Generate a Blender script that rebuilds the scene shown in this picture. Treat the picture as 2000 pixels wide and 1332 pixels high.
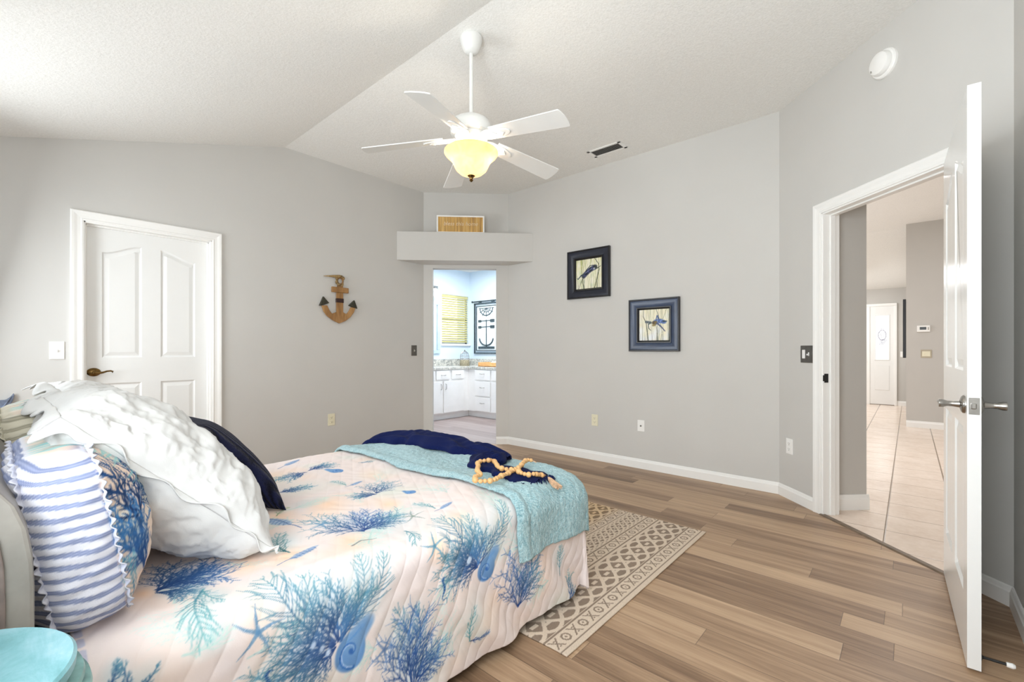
import bpy, bmesh, math, random
import numpy as np
from mathutils import Vector, Matrix, noise as mnoise

for o in list(bpy.data.objects):
    bpy.data.objects.remove(o)
SC = bpy.context.scene
COL = SC.collection
PI = math.pi
R = math.radians

# ------------------------------------------------------------------ camera
F, HZ, CZ, YAW = 882.25, 683.7, 1.115, R(41.333)      # focal px, horizon row, eye height, heading
cam = bpy.data.cameras.new('camera')
cam.sensor_fit = 'HORIZONTAL'
cam.sensor_width = 36.0
cam.lens = 36.0 * F / 2000
cam.shift_y = (HZ - 666.0) / 2000
cam.clip_start = 0.02
camo = bpy.data.objects.new('camera', cam)
COL.objects.link(camo)
camo.location = (0, 0, CZ)
camo.rotation_euler = (PI / 2, 0, YAW)
SC.camera = camo

# ------------------------------------------------------------------ view, world, lights
SC.view_settings.view_transform = 'Standard'
SC.view_settings.look = 'None'
SC.view_settings.gamma = 1
SC.view_settings.use_curve_mapping = False
SC.view_settings.exposure = 0.38
SC.cycles.use_denoising = True
SC.cycles.max_bounces = 10
SC.cycles.diffuse_bounces = 7
SC.cycles.sample_clamp_indirect = 6

w = bpy.data.worlds.new('world')
SC.world = w
w.use_nodes = True
bg = w.node_tree.nodes['Background']
bg.inputs[0].default_value = (0.86, 0.93, 1.0, 1)
bg.inputs[1].default_value = 0.9


def area(name, loc, rot, sx, sy, power, col=(1, 1, 1), spread=180):
    l = bpy.data.lights.new(name, 'AREA')
    l.shape = 'RECTANGLE'
    l.size, l.size_y = sx, sy
    l.energy = power
    l.color = col
    l.spread = R(spread)
    o = bpy.data.objects.new(name, l)
    COL.objects.link(o)
    o.location = loc
    o.rotation_euler = rot
    return o


# daylight through the two windows of the headboard wall (behind the camera)
area('daylight_near_window', (-0.42, -0.50, 1.45), (R(121), 0, 0), 1.10, 1.25, 60, (0.91, 0.965, 1.0))
area('daylight_far_window', (-3.45, -0.50, 1.40), (R(80), 0, R(-30)), 1.25, 1.20, 32, (0.91, 0.965, 1.0))
# bathroom and hall ceiling fixtures / entry daylight / added hall fill
area('bathroom_ceiling_light', (-5.0, 4.75, 2.52), (0, 0, 0), 0.8, 0.8, 44, (0.94, 0.97, 1.0))
area('hall_ceiling_light', (0.35, 6.0, 2.90), (0, 0, 0), 0.9, 0.9, 36, (0.96, 0.98, 1.0))
area('hall_fill_light', (-2.85, 7.0, 1.35), (0, R(-100), 0), 1.8, 3.4, 42, (0.93, 0.97, 1.0))  # added fill lamp, brightens hall walls and ceiling from the left
area('entry_daylight', (-1.6, 10.6, 2.25), (0, R(-20), 0), 1.4, 1.2, 32, (0.95, 0.98, 1.0))


# ------------------------------------------------------------------ pixel helpers (measured from the photograph)
FW = np.array([-math.sin(YAW), math.cos(YAW)])
RT = np.array([math.cos(YAW), math.sin(YAW)])


def pz(x, y, z):
    Z = F * (z - CZ) / (HZ - y)
    p = FW * Z + RT * Z * (x - 1000) / F
    return (p[0], p[1], z)


def pX(x, y, c):
    d = FW + RT * (x - 1000) / F
    Z = c / d[0]
    return (c, d[1] * Z, CZ + (HZ - y) * Z / F)


# ------------------------------------------------------------------ materials
def lin(c):
    c = np.asarray(c, float) / 255.0
    return np.where(c <= 0.04045, c / 12.92, ((c + 0.055) / 1.055) ** 2.4)


def rgba(c):
    v = lin(c)
    return (float(v[0]), float(v[1]), float(v[2]), 1.0)


class NT:
    def __init__(self, name):
        self.m = bpy.data.materials.new(name)
        self.m.use_nodes = True
        self.t = self.m.node_tree
        self.b = self.t.nodes['Principled BSDF']

    def n(self, typ, **kw):
        nd = self.t.nodes.new(typ)
        for k, v in kw.items():
            if k == 'i':
                for kk, vv in v.items():
                    if hasattr(vv, 'is_output') or isinstance(vv, bpy.types.NodeSocket):
                        self.t.links.new(vv, nd.inputs[kk])
                    else:
                        nd.inputs[kk].default_value = vv
            else:
                setattr(nd, k, v)
        return nd

    def math(self, op, a, b=0.0, c=None):
        nd = self.n('ShaderNodeMath', operation=op)
        for i, v in enumerate((a, b, c)):
            if v is None:
                continue
            if isinstance(v, bpy.types.NodeSocket):
                self.t.links.new(v, nd.inputs[i])
            else:
                nd.inputs[i].default_value = v
        return nd.outputs[0]

    def mix(self, fac, a, b, mode='MIX'):
        nd = self.n('ShaderNodeMix', data_type='RGBA', blend_type=mode)
        for key, v in ((0, fac), (6, a), (7, b)):
            if isinstance(v, bpy.types.NodeSocket):
                self.t.links.new(v, nd.inputs[key])
            else:
                nd.inputs[key].default_value = v
        return nd.outputs[2]

    def ramp(self, fac, stops, interp='LINEAR'):
        nd = self.n('ShaderNodeValToRGB')
        nd.color_ramp.interpolation = interp
        e = nd.color_ramp.elements
        while len(e) < len(stops):
            e.new(0.5)
        for el, (p, c) in zip(e, stops):
            el.position = p
            el.color = c
        self.t.links.new(fac, nd.inputs[0])
        return nd.outputs[0]

    def obj(self):
        return self.n('ShaderNodeTexCoord').outputs['Object']

    def map(self, v, scale=(1, 1, 1), rot=(0, 0, 0), loc=(0, 0, 0)):
        nd = self.n('ShaderNodeMapping', i={'Vector': v, 'Scale': scale, 'Rotation': rot, 'Location': loc})
        return nd.outputs[0]

    def noise(self, v, scale, detail=3, rough=0.5, dist=0.0):
        return self.n('ShaderNodeTexNoise', i={'Vector': v, 'Scale': scale, 'Detail': detail, 'Roughness': rough, 'Distortion': dist}).outputs[0]

    def bump(self, h, strength, dist=0.01):
        nd = self.n('ShaderNodeBump', i={'Height': h, 'Strength': strength, 'Distance': dist})
        self.t.links.new(nd.outputs[0], self.b.inputs['Normal'])

    def set(self, **kw):
        for k, v in kw.items():
            k = k.replace('_', ' ')
            if isinstance(v, bpy.types.NodeSocket):
                self.t.links.new(v, self.b.inputs[k])
            else:
                self.b.inputs[k].default_value = v


def plain(name, col, rough=0.5, metal=0.0, var=0.05, vs=6.0, bump=0.0, bs=60.0, bd=0.002, spec=0.5):
    """painted / metal / fabric surface with a little noise in it"""
    k = NT(name)
    c = k.obj()
    n = k.noise(c, vs, 4)
    a = rgba(np.clip(np.array(col) * (1 - var), 0, 255))
    b = rgba(np.clip(np.array(col) * (1 + var), 0, 255))
    k.set(Base_Color=k.ramp(n, ((0.3, a), (0.7, b))), Roughness=rough, Metallic=metal)
    k.b.inputs['Specular IOR Level'].default_value = spec
    if bump:
        k.bump(k.noise(c, bs, 3), bump, bd)
    return k.m


def vcol(name, rough=0.8, bump=0.0, bs=300.0, sheen=0.0):
    """surface whose printed / woven design is stored per vertex"""
    k = NT(name)
    a = k.n('ShaderNodeAttribute', attribute_name='design')
    k.set(Base_Color=a.outputs['Color'], Roughness=rough)
    k.b.inputs['Specular IOR Level'].default_value = 0.25
    if sheen:
        k.b.inputs['Sheen Weight'].default_value = sheen
    if bump:
        k.bump(k.noise(k.obj(), bs, 2), bump, 0.002)
    return k.m


MT = {}
MT['wall'] = plain('wall_paint', (206, 204, 200), 0.75, var=0.008, vs=2, bump=0.12, bs=160, bd=0.001, spec=0.25)
MT['hallwall'] = plain('hall_wall_paint', (196, 193, 188), 0.75, var=0.01, vs=2, bump=0.1, bs=160, bd=0.001, spec=0.25)
MT['bathwall'] = plain('bathroom_paint', (214, 228, 240), 0.7, var=0.01, vs=2, spec=0.25)
MT['trim'] = plain('white_trim_paint', (243, 242, 239), 0.35, var=0.008, vs=3)
MT['door'] = plain('white_door_paint', (236, 236, 234), 0.22, var=0.006, vs=3)
MT['plastic'] = plain('white_plastic', (244, 243, 240), 0.35, var=0.01)
MT['ivory'] = plain('ivory_plastic', (232, 226, 200), 0.4, var=0.02)
MT['pewter'] = plain('dark_pewter_plate', (108, 104, 98), 0.35, 0.7, var=0.06, vs=30)
MT['slot'] = plain('dark_slot', (70, 66, 60), 0.6)
MT['nickel'] = plain('brushed_nickel', (172, 169, 164), 0.22, 1.0, var=0.05, vs=40)
MT['bronze'] = plain('antique_brass', (112, 88, 52), 0.28, 1.0, var=0.25, vs=60)
MT['gold'] = plain('polished_brass', (205, 165, 95), 0.25, 1.0, var=0.08, vs=30)
MT['fanwhite'] = plain('white_fan_enamel', (226, 226, 223), 0.3, var=0.01)
MT['black'] = plain('black_lacquer', (20, 20, 24), 0.3, var=0.15, vs=20)
MT['blackplastic'] = plain('black_plastic', (26, 26, 27), 0.45)
MT['navyframe'] = plain('navy_frame_paint', (48, 62, 88), 0.28, var=0.1, vs=12)
MT['darkframe'] = plain('blackish_navy_frame_paint', (30, 34, 48), 0.28, var=0.12, vs=12)
MT['cabinet'] = plain('white_cabinet_paint', (243, 241, 238), 0.35, var=0.01)
MT['ventgrey'] = plain('vent_louver_paint', (168, 165, 158), 0.5, var=0.05)
MT['ventdark'] = plain('vent_duct_dark', (40, 38, 35), 0.8)
MT['white_linen'] = plain('white_linen', (213, 213, 212), 0.85, var=0.012, vs=9, bump=0.25, bs=420, bd=0.001, spec=0.15)
MT['mattress'] = plain('mattress_ticking', (196, 194, 196), 0.85, var=0.03, bump=0.2, bs=200)
MT['bedbase'] = plain('charcoal_bed_base', (58, 55, 54), 0.8, var=0.08)
MT['bead'] = plain('pale_turned_wood', (218, 172, 116), 0.45, var=0.14, vs=25)
MT['jute'] = plain('jute_tassel_fibre', (206, 172, 140), 0.9, var=0.12, vs=60)
MT['tray'] = plain('orange_wood_tray', (226, 168, 108), 0.5, var=0.08, vs=20)
MT['metalart'] = plain('blue_grey_wrought_metal', (70, 84, 92), 0.5, 0.4, var=0.2, vs=30)
MT['fin'] = plain('blue_grey_weathered_fin', (112, 122, 142), 0.6, var=0.22, vs=25)
MT['mirrorframe'] = plain('pale_blue_mirror_frame', (186, 206, 218), 0.4, var=0.04)
MT['rope'] = plain('pale_rope_fibre', (196, 176, 140), 0.9, var=0.15, vs=90, bump=0.5, bs=150)


def m_ceiling():
    k = NT('knockdown_ceiling')
    c = k.obj()
    n1 = k.noise(c, 95, 5, 0.65)
    n2 = k.noise(c, 42, 3, 0.6)
    h = k.math('ADD', n1, k.math('MULTIPLY', n2, 0.8))
    k.set(Base_Color=k.ramp(n1, ((0.3, rgba((231, 230, 226))), (0.7, rgba((244, 243, 240))))), Roughness=0.9)
    k.b.inputs['Specular IOR Level'].default_value = 0.1
    k.bump(h, 0.42, 0.006)
    return k.m


MT['ceiling'] = m_ceiling()


def m_planks(name, width, off, tones, length=1.22, rough=0.34):
    """laminate boards running along world X"""
    k = NT(name)
    c = k.obj()
    s = k.n('ShaderNodeSeparateXYZ', i={0: c})
    x, y = s.outputs[0], s.outputs[1]
    v = k.math('DIVIDE', k.math('ADD', y, off), width)
    row = k.math('FLOOR', v)
    fy = k.math('SUBTRACT', v, row)
    wn = k.n('ShaderNodeTexWhiteNoise', noise_dimensions='1D')
    k.t.links.new(row, wn.inputs['W'])
    u = k.math('ADD', k.math('DIVIDE', x, length), k.math('MULTIPLY', wn.outputs['Value'], 7.31))
    cell = k.math('FLOOR', u)
    fx = k.math('SUBTRACT', u, cell)
    cv = k.n('ShaderNodeCombineXYZ', i={0: cell, 1: row})
    wn2 = k.n('ShaderNodeTexWhiteNoise', noise_dimensions='2D', i={'Vector': cv.outputs[0]})
    tone = wn2.outputs['Value']
    off3 = k.n('ShaderNodeVectorMath', operation='SCALE', i={0: wn2.outputs['Color'], 3: 9.0})
    pv = k.n('ShaderNodeVectorMath', operation='ADD', i={0: c, 1: off3.outputs[0]}).outputs[0]
    g1 = k.noise(k.map(pv, (1.3, 26, 1)), 1.0, 6, 0.62, 0.6)
    g2 = k.noise(k.map(pv, (5, 170, 1)), 1.0, 4, 0.6)
    g3 = k.noise(k.map(pv, (0.7, 8, 1)), 1.0, 3, 0.5, 0.8)
    t = k.math('ADD', k.math('MULTIPLY', tone, 0.32),
               k.math('ADD', k.math('MULTIPLY', g1, 0.68), k.math('ADD', k.math('MULTIPLY', g2, 0.24), k.math('MULTIPLY', g3, 0.34))))
    t = k.math('SUBTRACT', t, 0.30)
    colr = k.ramp(t, tones)
    ex = k.math('MINIMUM', k.math('MULTIPLY', fx, length), k.math('MULTIPLY', k.math('SUBTRACT', 1.0, fx), length))
    ey = k.math('MINIMUM', k.math('MULTIPLY', fy, width), k.math('MULTIPLY', k.math('SUBTRACT', 1.0, fy), width))
    e = k.math('MINIMUM', ex, ey)
    gap = k.math('LESS_THAN', e, 0.0013)
    colr = k.mix(k.math('MULTIPLY', gap, 0.55), colr, rgba((62, 48, 38)))
    k.set(Base_Color=colr, Roughness=k.math('ADD', rough, k.math('MULTIPLY', g2, 0.16)))
    h = k.math('ADD', k.math('MULTIPLY', k.math('MINIMUM', e, 0.003), 300), k.math('MULTIPLY', g2, 0.35))
    k.bump(h, 0.22, 0.002)
    return k.m


TONES = ((0.12, rgba((84, 62, 46))), (0.34, rgba((136, 108, 84))), (0.54, rgba((174, 144, 115))), (0.82, rgba((208, 178, 146))))
MT['floor'] = m_planks('laminate_planks', 0.126, 0.02, TONES)
TONESB = ((0.16, rgba((132, 116, 112))), (0.5, rgba((158, 142, 138))), (0.85, rgba((180, 168, 164))))
MT['bathfloor'] = m_planks('bathroom_planks', 0.126, 0.02, TONESB)


def m_tile():
    k = NT('beige_hall_tile')
    c = k.obj()
    s = k.n('ShaderNodeSeparateXYZ', i={0: c})
    W, L = 0.335, 0.335
    u = k.math('DIVIDE', k.math('ADD', s.outputs[0], 0.112), W)
    v = k.math('DIVIDE', k.math('ADD', s.outputs[1], 0.06), L)
    fu = k.math('FRACT', u)
    fv = k.math('FRACT', v)
    du = k.math('MULTIPLY', k.math('MINIMUM', fu, k.math('SUBTRACT', 1.0, fu)), W)
    dv = k.math('MULTIPLY', k.math('MINIMUM', fv, k.math('SUBTRACT', 1.0, fv)), L)
    gu = k.math('LESS_THAN', du, 0.005)
    gv = k.math('LESS_THAN', dv, 0.004)
    n = k.noise(c, 4, 5, 0.6)
    n2 = k.noise(c, 26, 4, 0.6)
    col = k.ramp(k.math('ADD', k.math('MULTIPLY', n, 0.6), k.math('MULTIPLY', n2, 0.4)),
                 ((0.3, rgba((222, 200, 182))), (0.7, rgba((244, 228, 214)))))
    col = k.mix(k.math('MULTIPLY', gv, 0.6), col, rgba((150, 126, 104)))
    col = k.mix(k.math('MULTIPLY', gu, 0.85), col, rgba((112, 90, 66)))
    k.set(Base_Color=col, Roughness=0.22)
    k.bump(k.math('MINIMUM', k.math('MINIMUM', du, dv), 0.005), 0.4, 0.5)
    return k.m


MT['tile'] = m_tile()


def m_granite():
    k = NT('grey_granite')
    c = k.obj()
    n = k.noise(c, 22, 6, 0.7, 1.2)
    k.set(Base_Color=k.ramp(n, ((0.3, rgba((96, 96, 94))), (0.45, rgba((176, 176, 170))), (0.6, rgba((226, 222, 212))), (0.75, rgba((140, 138, 134))))), Roughness=0.2)
    return k.m


MT['granite'] = m_granite()


def m_teal_table():
    k = NT('distressed_teal_paint')
    c = k.obj()
    n = k.noise(k.map(c, (9, 22, 9)), 1.0, 6, 0.65, 0.8)
    n2 = k.noise(c, 60, 4, 0.6)
    col = k.ramp(k.math('ADD', k.math('MULTIPLY', n, 0.8), k.math('MULTIPLY', n2, 0.25)),
                 ((0.30, rgba((106, 162, 168))), (0.48, rgba((128, 184, 192))), (0.62, rgba((150, 198, 208))), (0.78, rgba((182, 212, 214)))))
    k.set(Base_Color=col, Roughness=0.38)
    k.bump(n2, 0.15, 0.002)
    return k.m


MT['teal'] = m_teal_table()
MT['tealdark'] = plain('worn_teal_edge_paint', (126, 168, 164), 0.4, var=0.2, vs=22)
MT['headboard'] = plain('pale_grey_headboard_wood', (144, 139, 132), 0.5, var=0.08, vs=14, bump=0.2, bs=50)
MT['headpanel'] = plain('mottled_brown_grey_panel', (126, 112, 106), 0.6, var=0.16, vs=20, bump=0.4, bs=45, bd=0.004)


def m_wood(name, a, b, c2, scale=(3, 3, 30)):
    k = NT(name)
    c = k.obj()
    n = k.noise(k.map(c, scale), 1.0, 5, 0.6, 0.6)
    k.set(Base_Color=k.ramp(n, ((0.3, rgba(a)), (0.5, rgba(b)), (0.72, rgba(c2)))), Roughness=0.5)
    k.bump(n, 0.25, 0.003)
    return k.m


MT['anchorwood'] = m_wood('stained_anchor_wood', (120, 84, 46), (160, 118, 70), (186, 144, 92), (14, 14, 3))
MT['signwood'] = m_wood('honey_slat_wood', (150, 108, 48), (196, 154, 84), (222, 184, 116), (46, 10, 2))
MT['cratefibre'] = plain('woven_basket_fibre', (150, 140, 116), 0.8, var=0.2, vs=60)
MT['knitnavy'] = None


def m_knit(name, col, col2, sc, strength=0.6, ang=0.6, sheen=0.3):
    k = NT(name)
    c = k.obj()
    w1 = k.n('ShaderNodeTexWave', i={'Vector': k.map(c, (1, 1, 1), (0, 0, ang)), 'Scale': sc, 'Distortion': 1.2, 'Detail': 2.0, 'Detail Scale': 3.0}).outputs['Fac']
    n = k.noise(c, 180, 3, 0.6)
    h = k.math('ADD', k.math('MULTIPLY', w1, 0.7), k.math('MULTIPLY', n, 0.5))
    k.set(Base_Color=k.ramp(h, ((0.25, rgba(col)), (0.9, rgba(col2)))), Roughness=0.9)
    k.b.inputs['Sheen Weight'].default_value = sheen
    k.b.inputs['Specular IOR Level'].default_value = 0.1
    k.bump(h, strength, 0.006)
    return k.m


def m_fuzz(name, c0, c1):
    k = NT(name)
    c = k.obj()
    n1 = k.noise(c, 130, 3, 0.7)
    n2 = k.noise(c, 34, 3, 0.6)
    w1 = k.n('ShaderNodeTexWave', i={'Vector': k.map(c, (1, 1, 1), (0, 0, 0.4)), 'Scale': 46.0, 'Distortion': 6.0, 'Detail': 3.0, 'Detail Scale': 4.0}).outputs['Fac']
    h = k.math('ADD', k.math('MULTIPLY', n1, 0.6), k.math('ADD', k.math('MULTIPLY', n2, 0.35), k.math('MULTIPLY', w1, 0.18)))
    k.set(Base_Color=k.ramp(h, ((0.36, rgba(c0)), (0.70, rgba(c1)))), Roughness=0.95)
    k.b.inputs['Sheen Weight'].default_value = 0.3
    k.b.inputs['Specular IOR Level'].default_value = 0.1
    k.bump(h, 0.9, 0.008)
    return k.m


MT['knitnavy'] = m_knit('navy_chunky_knit', (9, 10, 24), (26, 30, 60), 28, 0.9, 0.5, 0.1)
MT['scarf'] = m_knit('navy_brushed_weave', (10, 17, 52), (22, 34, 84), 60, 0.25, 0.2, 0.02)
MT['throw'] = m_fuzz('teal_chenille', (112, 158, 170), (186, 216, 220))


def m_glassbowl():
    k = NT('alabaster_glass')
    n = k.noise(k.obj(), 14, 4, 0.6, 0.8)
    tr = k.n('ShaderNodeBsdfTranslucent', i={'Color': k.ramp(n, ((0.3, (0.42, 0.32, 0.19, 1)), (0.7, (0.60, 0.48, 0.31, 1))))})
    em = k.n('ShaderNodeEmission', i={'Color': (1.0, 0.78, 0.48, 1), 'Strength': 0.22})
    gl = k.n('ShaderNodeBsdfDiffuse', i={'Color': (0.9, 0.8, 0.6, 1)})
    m1 = k.n('ShaderNodeMixShader', i={0: 0.15, 1: tr.outputs[0], 2: gl.outputs[0]})
    ad = k.n('ShaderNodeAddShader', i={0: m1.outputs[0], 1: em.outputs[0]})
    out = [x for x in k.t.nodes if x.type == 'OUTPUT_MATERIAL'][0]
    k.t.links.new(ad.outputs[0], out.inputs[0])
    return k.m


MT['bowl'] = m_glassbowl()


def m_emit(name, col, s):
    k = NT(name)
    n = k.noise(k.obj(), 3, 2)
    k.set(Base_Color=(0.8, 0.8, 0.8, 1), Emission_Color=k.mix(n, tuple(col) + (1,), tuple(min(1, c * 1.03) for c in col) + (1,)), Emission_Strength=s)
    return k.m


MT['frosted_lit'] = m_emit('daylit_frosted_glass', (0.95, 0.98, 1.0), 0.55)  # pane emits its own glow in place of daylight behind it
MT['vanitylamp'] = m_emit('lit_vanity_lamp_glass', (1.0, 0.98, 0.95), 1.6)


def m_mirror():
    k = NT('mirror_glass')
    n = k.noise(k.obj(), 2, 2)
    k.set(Base_Color=(0.82, 0.88, 0.92, 1), Metallic=1.0, Roughness=k.math('MULTIPLY', n, 0.06))
    return k.m


MT['mirror'] = m_mirror()
MT['blind'] = plain('cream_blind_slat', (204, 196, 138), 0.5, var=0.03)
MT['display'] = plain('dark_lcd', (60, 64, 66), 0.25)


def m_clearglass():
    k = NT('clear_glass')
    n = k.noise(k.obj(), 5, 2)
    k.set(Base_Color=(0.93, 0.98, 0.98, 1), Roughness=k.math('MULTIPLY', n, 0.05), Transmission_Weight=1.0, IOR=1.45)
    return k.m


MT['glass'] = m_clearglass()


# ------------------------------------------------------------------ mesh helpers
def link(name, me, mat=None, parent=None):
    o = bpy.data.objects.new(name, me)
    COL.objects.link(o)
    if mat is not None:
        for m in (mat if isinstance(mat, (list, tuple)) else (mat,)):
            me.materials.append(m)
    if parent is not None:
        o.parent = parent
    return o


def tag(o, label=None, cat=None, group=None, kind=None):
    if label: o['label'] = label
    if cat: o['category'] = cat
    if group: o['group'] = group
    if kind: o['kind'] = kind
    return o


def empty(name, loc=(0, 0, 0), rz=0.0, mat=None):
    o = bpy.data.objects.new(name, None)
    COL.objects.link(o)
    o.empty_display_size = 0.05
    if mat is not None:
        o.matrix_world = mat
    else:
        o.location = loc
        o.rotation_euler = (0, 0, rz)
    return o


class MB:
    """collects shapes into one mesh"""

    def __init__(self):
        self.bm = bmesh.new()

    def box(self, x0, x1, y0, y1, z0, z1, bev=0.0, M=None, seg=2):
        r = bmesh.ops.create_cube(self.bm, size=1.0)
        vs = r['verts']
        for v in vs:
            v.co = Vector(((x0 + x1) / 2 + v.co.x * (x1 - x0), (y0 + y1) / 2 + v.co.y * (y1 - y0), (z0 + z1) / 2 + v.co.z * (z1 - z0)))
        if bev > 0:
            es = list({e for v in vs for e in v.link_edges})
            rr = bmesh.ops.bevel(self.bm, geom=es, offset=bev, segments=seg, affect='EDGES', profile=0.5)
            vs = list({v for f in rr['faces'] for v in f.verts} | {v for v in vs if v.is_valid})
        if M is not None:
            for v in vs:
                v.co = M @ v.co
        return self

    def lathe(self, prof, n=32, M=None, cap=True):
        rings = []
        for r, z in prof:
            ring = [self.bm.verts.new((r * math.cos(2 * PI * i / n), r * math.sin(2 * PI * i / n), z)) for i in range(n)]
            if M is not None:
                for v in ring:
                    v.co = M @ v.co
            rings.append(ring)
        for a, b in zip(rings, rings[1:]):
            for i in range(n):
                j = (i + 1) % n
                self.bm.faces.new((a[i], a[j], b[j], b[i]))
        if cap:
            for ring, (r, z) in ((rings[0], prof[0]), (rings[-1], prof[-1])):
                if r > 1e-5:
                    self.bm.faces.new(ring)
        return self

    def tube(self, pts, rad, n=10, closed=False):
        pts = [Vector(p) for p in pts]
        m = len(pts)
        rads = rad if isinstance(rad, (list, tuple)) else [rad] * m
        rings = []
        up = Vector((0, 0, 1))
        for i, p in enumerate(pts):
            if closed:
                t = pts[(i + 1) % m] - pts[i - 1]
            else:
                t = pts[min(i + 1, m - 1)] - pts[max(i - 1, 0)]
            t.normalize()
            s = t.cross(up)
            if s.length < 0.05:
                s = t.cross(Vector((1, 0, 0)))
            s.normalize()
            u = s.cross(t)
            rings.append([self.bm.verts.new(p + (s * math.cos(2 * PI * k / n) + u * math.sin(2 * PI * k / n)) * rads[i]) for k in range(n)])
        pr = list(zip(rings, rings[1:])) + ([(rings[-1], rings[0])] if closed else [])
        for a, b in pr:
            for k in range(n):
                j = (k + 1) % n
                self.bm.faces.new((a[k], a[j], b[j], b[k]))
        if not closed:
            self.bm.faces.new(rings[0])
            self.bm.faces.new(rings[-1])
        return self

    def sphere(self, c, r, seg=12, sc=(1, 1, 1), M=None):
        rr = bmesh.ops.create_uvsphere(self.bm, u_segments=seg, v_segments=max(6, seg * 2 // 3), radius=r)
        for v in rr['verts']:
            v.co = Vector((c[0] + v.co.x * sc[0], c[1] + v.co.y * sc[1], c[2] + v.co.z * sc[2]))
            if M is not None:
                v.co = M @ v.co
        return self

    def prism(self, poly, a, b, axis='z'):
        """extrude a polygon; axis z: poly is (x,y); axis y: poly is (x,z); axis x: poly is (y,z)"""
        def mk(p, h):
            if axis == 'z': return (p[0], p[1], h)
            if axis == 'y': return (p[0], h, p[1])
            return (h, p[0], p[1])
        A = [self.bm.verts.new(mk(p, a)) for p in poly]
        B = [self.bm.verts.new(mk(p, b)) for p in poly]
        n = len(poly)
        fa = self.bm.faces.new(A)
        fb = self.bm.faces.new(B[::-1])
        for i in range(n):
            j = (i + 1) % n
            self.bm.faces.new((A[i], B[i], B[j], A[j]))
        if n > 4:
            fa.normal_update()
            fb.normal_update()
            bmesh.ops.triangulate(self.bm, faces=[fa, fb])
        return self

    def loops(self, loops, cap=True):
        """bridge a list of equally long closed vertex loops"""
        L = [[self.bm.verts.new(p) for p in lp] for lp in loops]
        n = len(L[0])
        for a, b in zip(L, L[1:]):
            for i in range(n):
                j = (i + 1) % n
                self.bm.faces.new((a[i], a[j], b[j], b[i]))
        if cap:
            f = self.bm.faces.new(L[-1])
            if n > 4:
                bmesh.ops.triangulate(self.bm, faces=[f])
        return self

    def build(self, name, mat, parent=None, smooth=False, bev=0.0, M=None, auto=None):
        bm = self.bm
        bmesh.ops.recalc_face_normals(bm, faces=bm.faces)
        me = bpy.data.meshes.new(name)
        bm.to_mesh(me)
        bm.free()
        if M is not None:
            me.transform(M)
        if smooth:
            me.polygons.foreach_set('use_smooth', [True] * len(me.polygons))
            if auto is not None:
                me.set_sharp_from_angle(angle=R(auto))
        o = link(name, me, mat, parent)
        if bev > 0:
            md = o.modifiers.new('bevel', 'BEVEL')
            md.width = bev
            md.segments = 2
            md.limit_method = 'ANGLE'
            md.angle_limit = R(40)
        return o


def S(o):
    o['kind'] = 'structure'
    return o


def gridmesh(name, P, mat, parent=None, colors=None, closed=False):
    """P: (n, m, 3) array of points"""
    n, m, _ = P.shape
    me = bpy.data.meshes.new(name)
    idx = np.arange(n * m).reshape(n, m)
    if closed:
        nx = np.roll(idx, -1, axis=1)
        a, b, c, d = idx[:-1], nx[:-1], nx[1:], idx[1:]
    else:
        a, b, c, d = idx[:-1, :-1], idx[:-1, 1:], idx[1:, 1:], idx[1:, :-1]
    q = np.stack([a, b, c, d], -1).reshape(-1, 4)
    me.vertices.add(n * m)
    me.vertices.foreach_set('co', P.reshape(-1).astype(np.float32))
    me.loops.add(q.size)
    me.loops.foreach_set('vertex_index', q.reshape(-1).astype(np.int32))
    me.polygons.add(len(q))
    me.polygons.foreach_set('loop_start', (np.arange(len(q)) * 4).astype(np.int32))
    me.polygons.foreach_set('use_smooth', np.ones(len(q), bool))
    me.update(calc_edges=True)
    if colors is not None:
        at = me.color_attributes.new('design', 'FLOAT_COLOR', 'POINT')
        c4 = np.ones((n * m, 4), np.float32)
        c4[:, :3] = colors.reshape(-1, 3)
        at.data.foreach_set('color', c4.reshape(-1))
    return link(name, me, mat, parent)


def fmat(origin, deg):
    return Matrix.Translation(Vector(origin)) @ Matrix.Rotation(R(deg), 4, 'Z')


# ------------------------------------------------------------------ room plan
XL, YP, ZC, XR, YB = -4.28, 4.0, 2.965, 0.34, -0.45
CD, CE = 3.243, 7.575                    # X+Y of the door wall, Y-X of the bathroom wall
A_PD = (CD - YP, YP)                     # corner picture wall / door wall
A_DR = (XR, CD - XR)                     # corner door wall / right wall
A_PE = (YP - CE, YP)                     # corner picture wall / bathroom wall
A_EL = (XL, CE + XL)                     # corner bathroom wall / left wall
YK = 1.725                               # crease of the ceiling
SL = 0.2963
zceil = lambda y: ZC if y >= YK else ZC - SL * (YK - y)
LD = math.hypot(A_DR[0] - A_PD[0], A_DR[1] - A_PD[1])
LE = math.hypot(A_PE[0] - A_EL[0], A_PE[1] - A_EL[1])
FL = fmat((XL, 0, 0), 90)                # wall frames: x to the right, y into the wall, z up
FP = fmat((0, YP, 0), 0)
FD = fmat((A_PD[0], A_PD[1], 0), -45)
FE = fmat((A_EL[0], A_EL[1], 0), 45)

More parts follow.
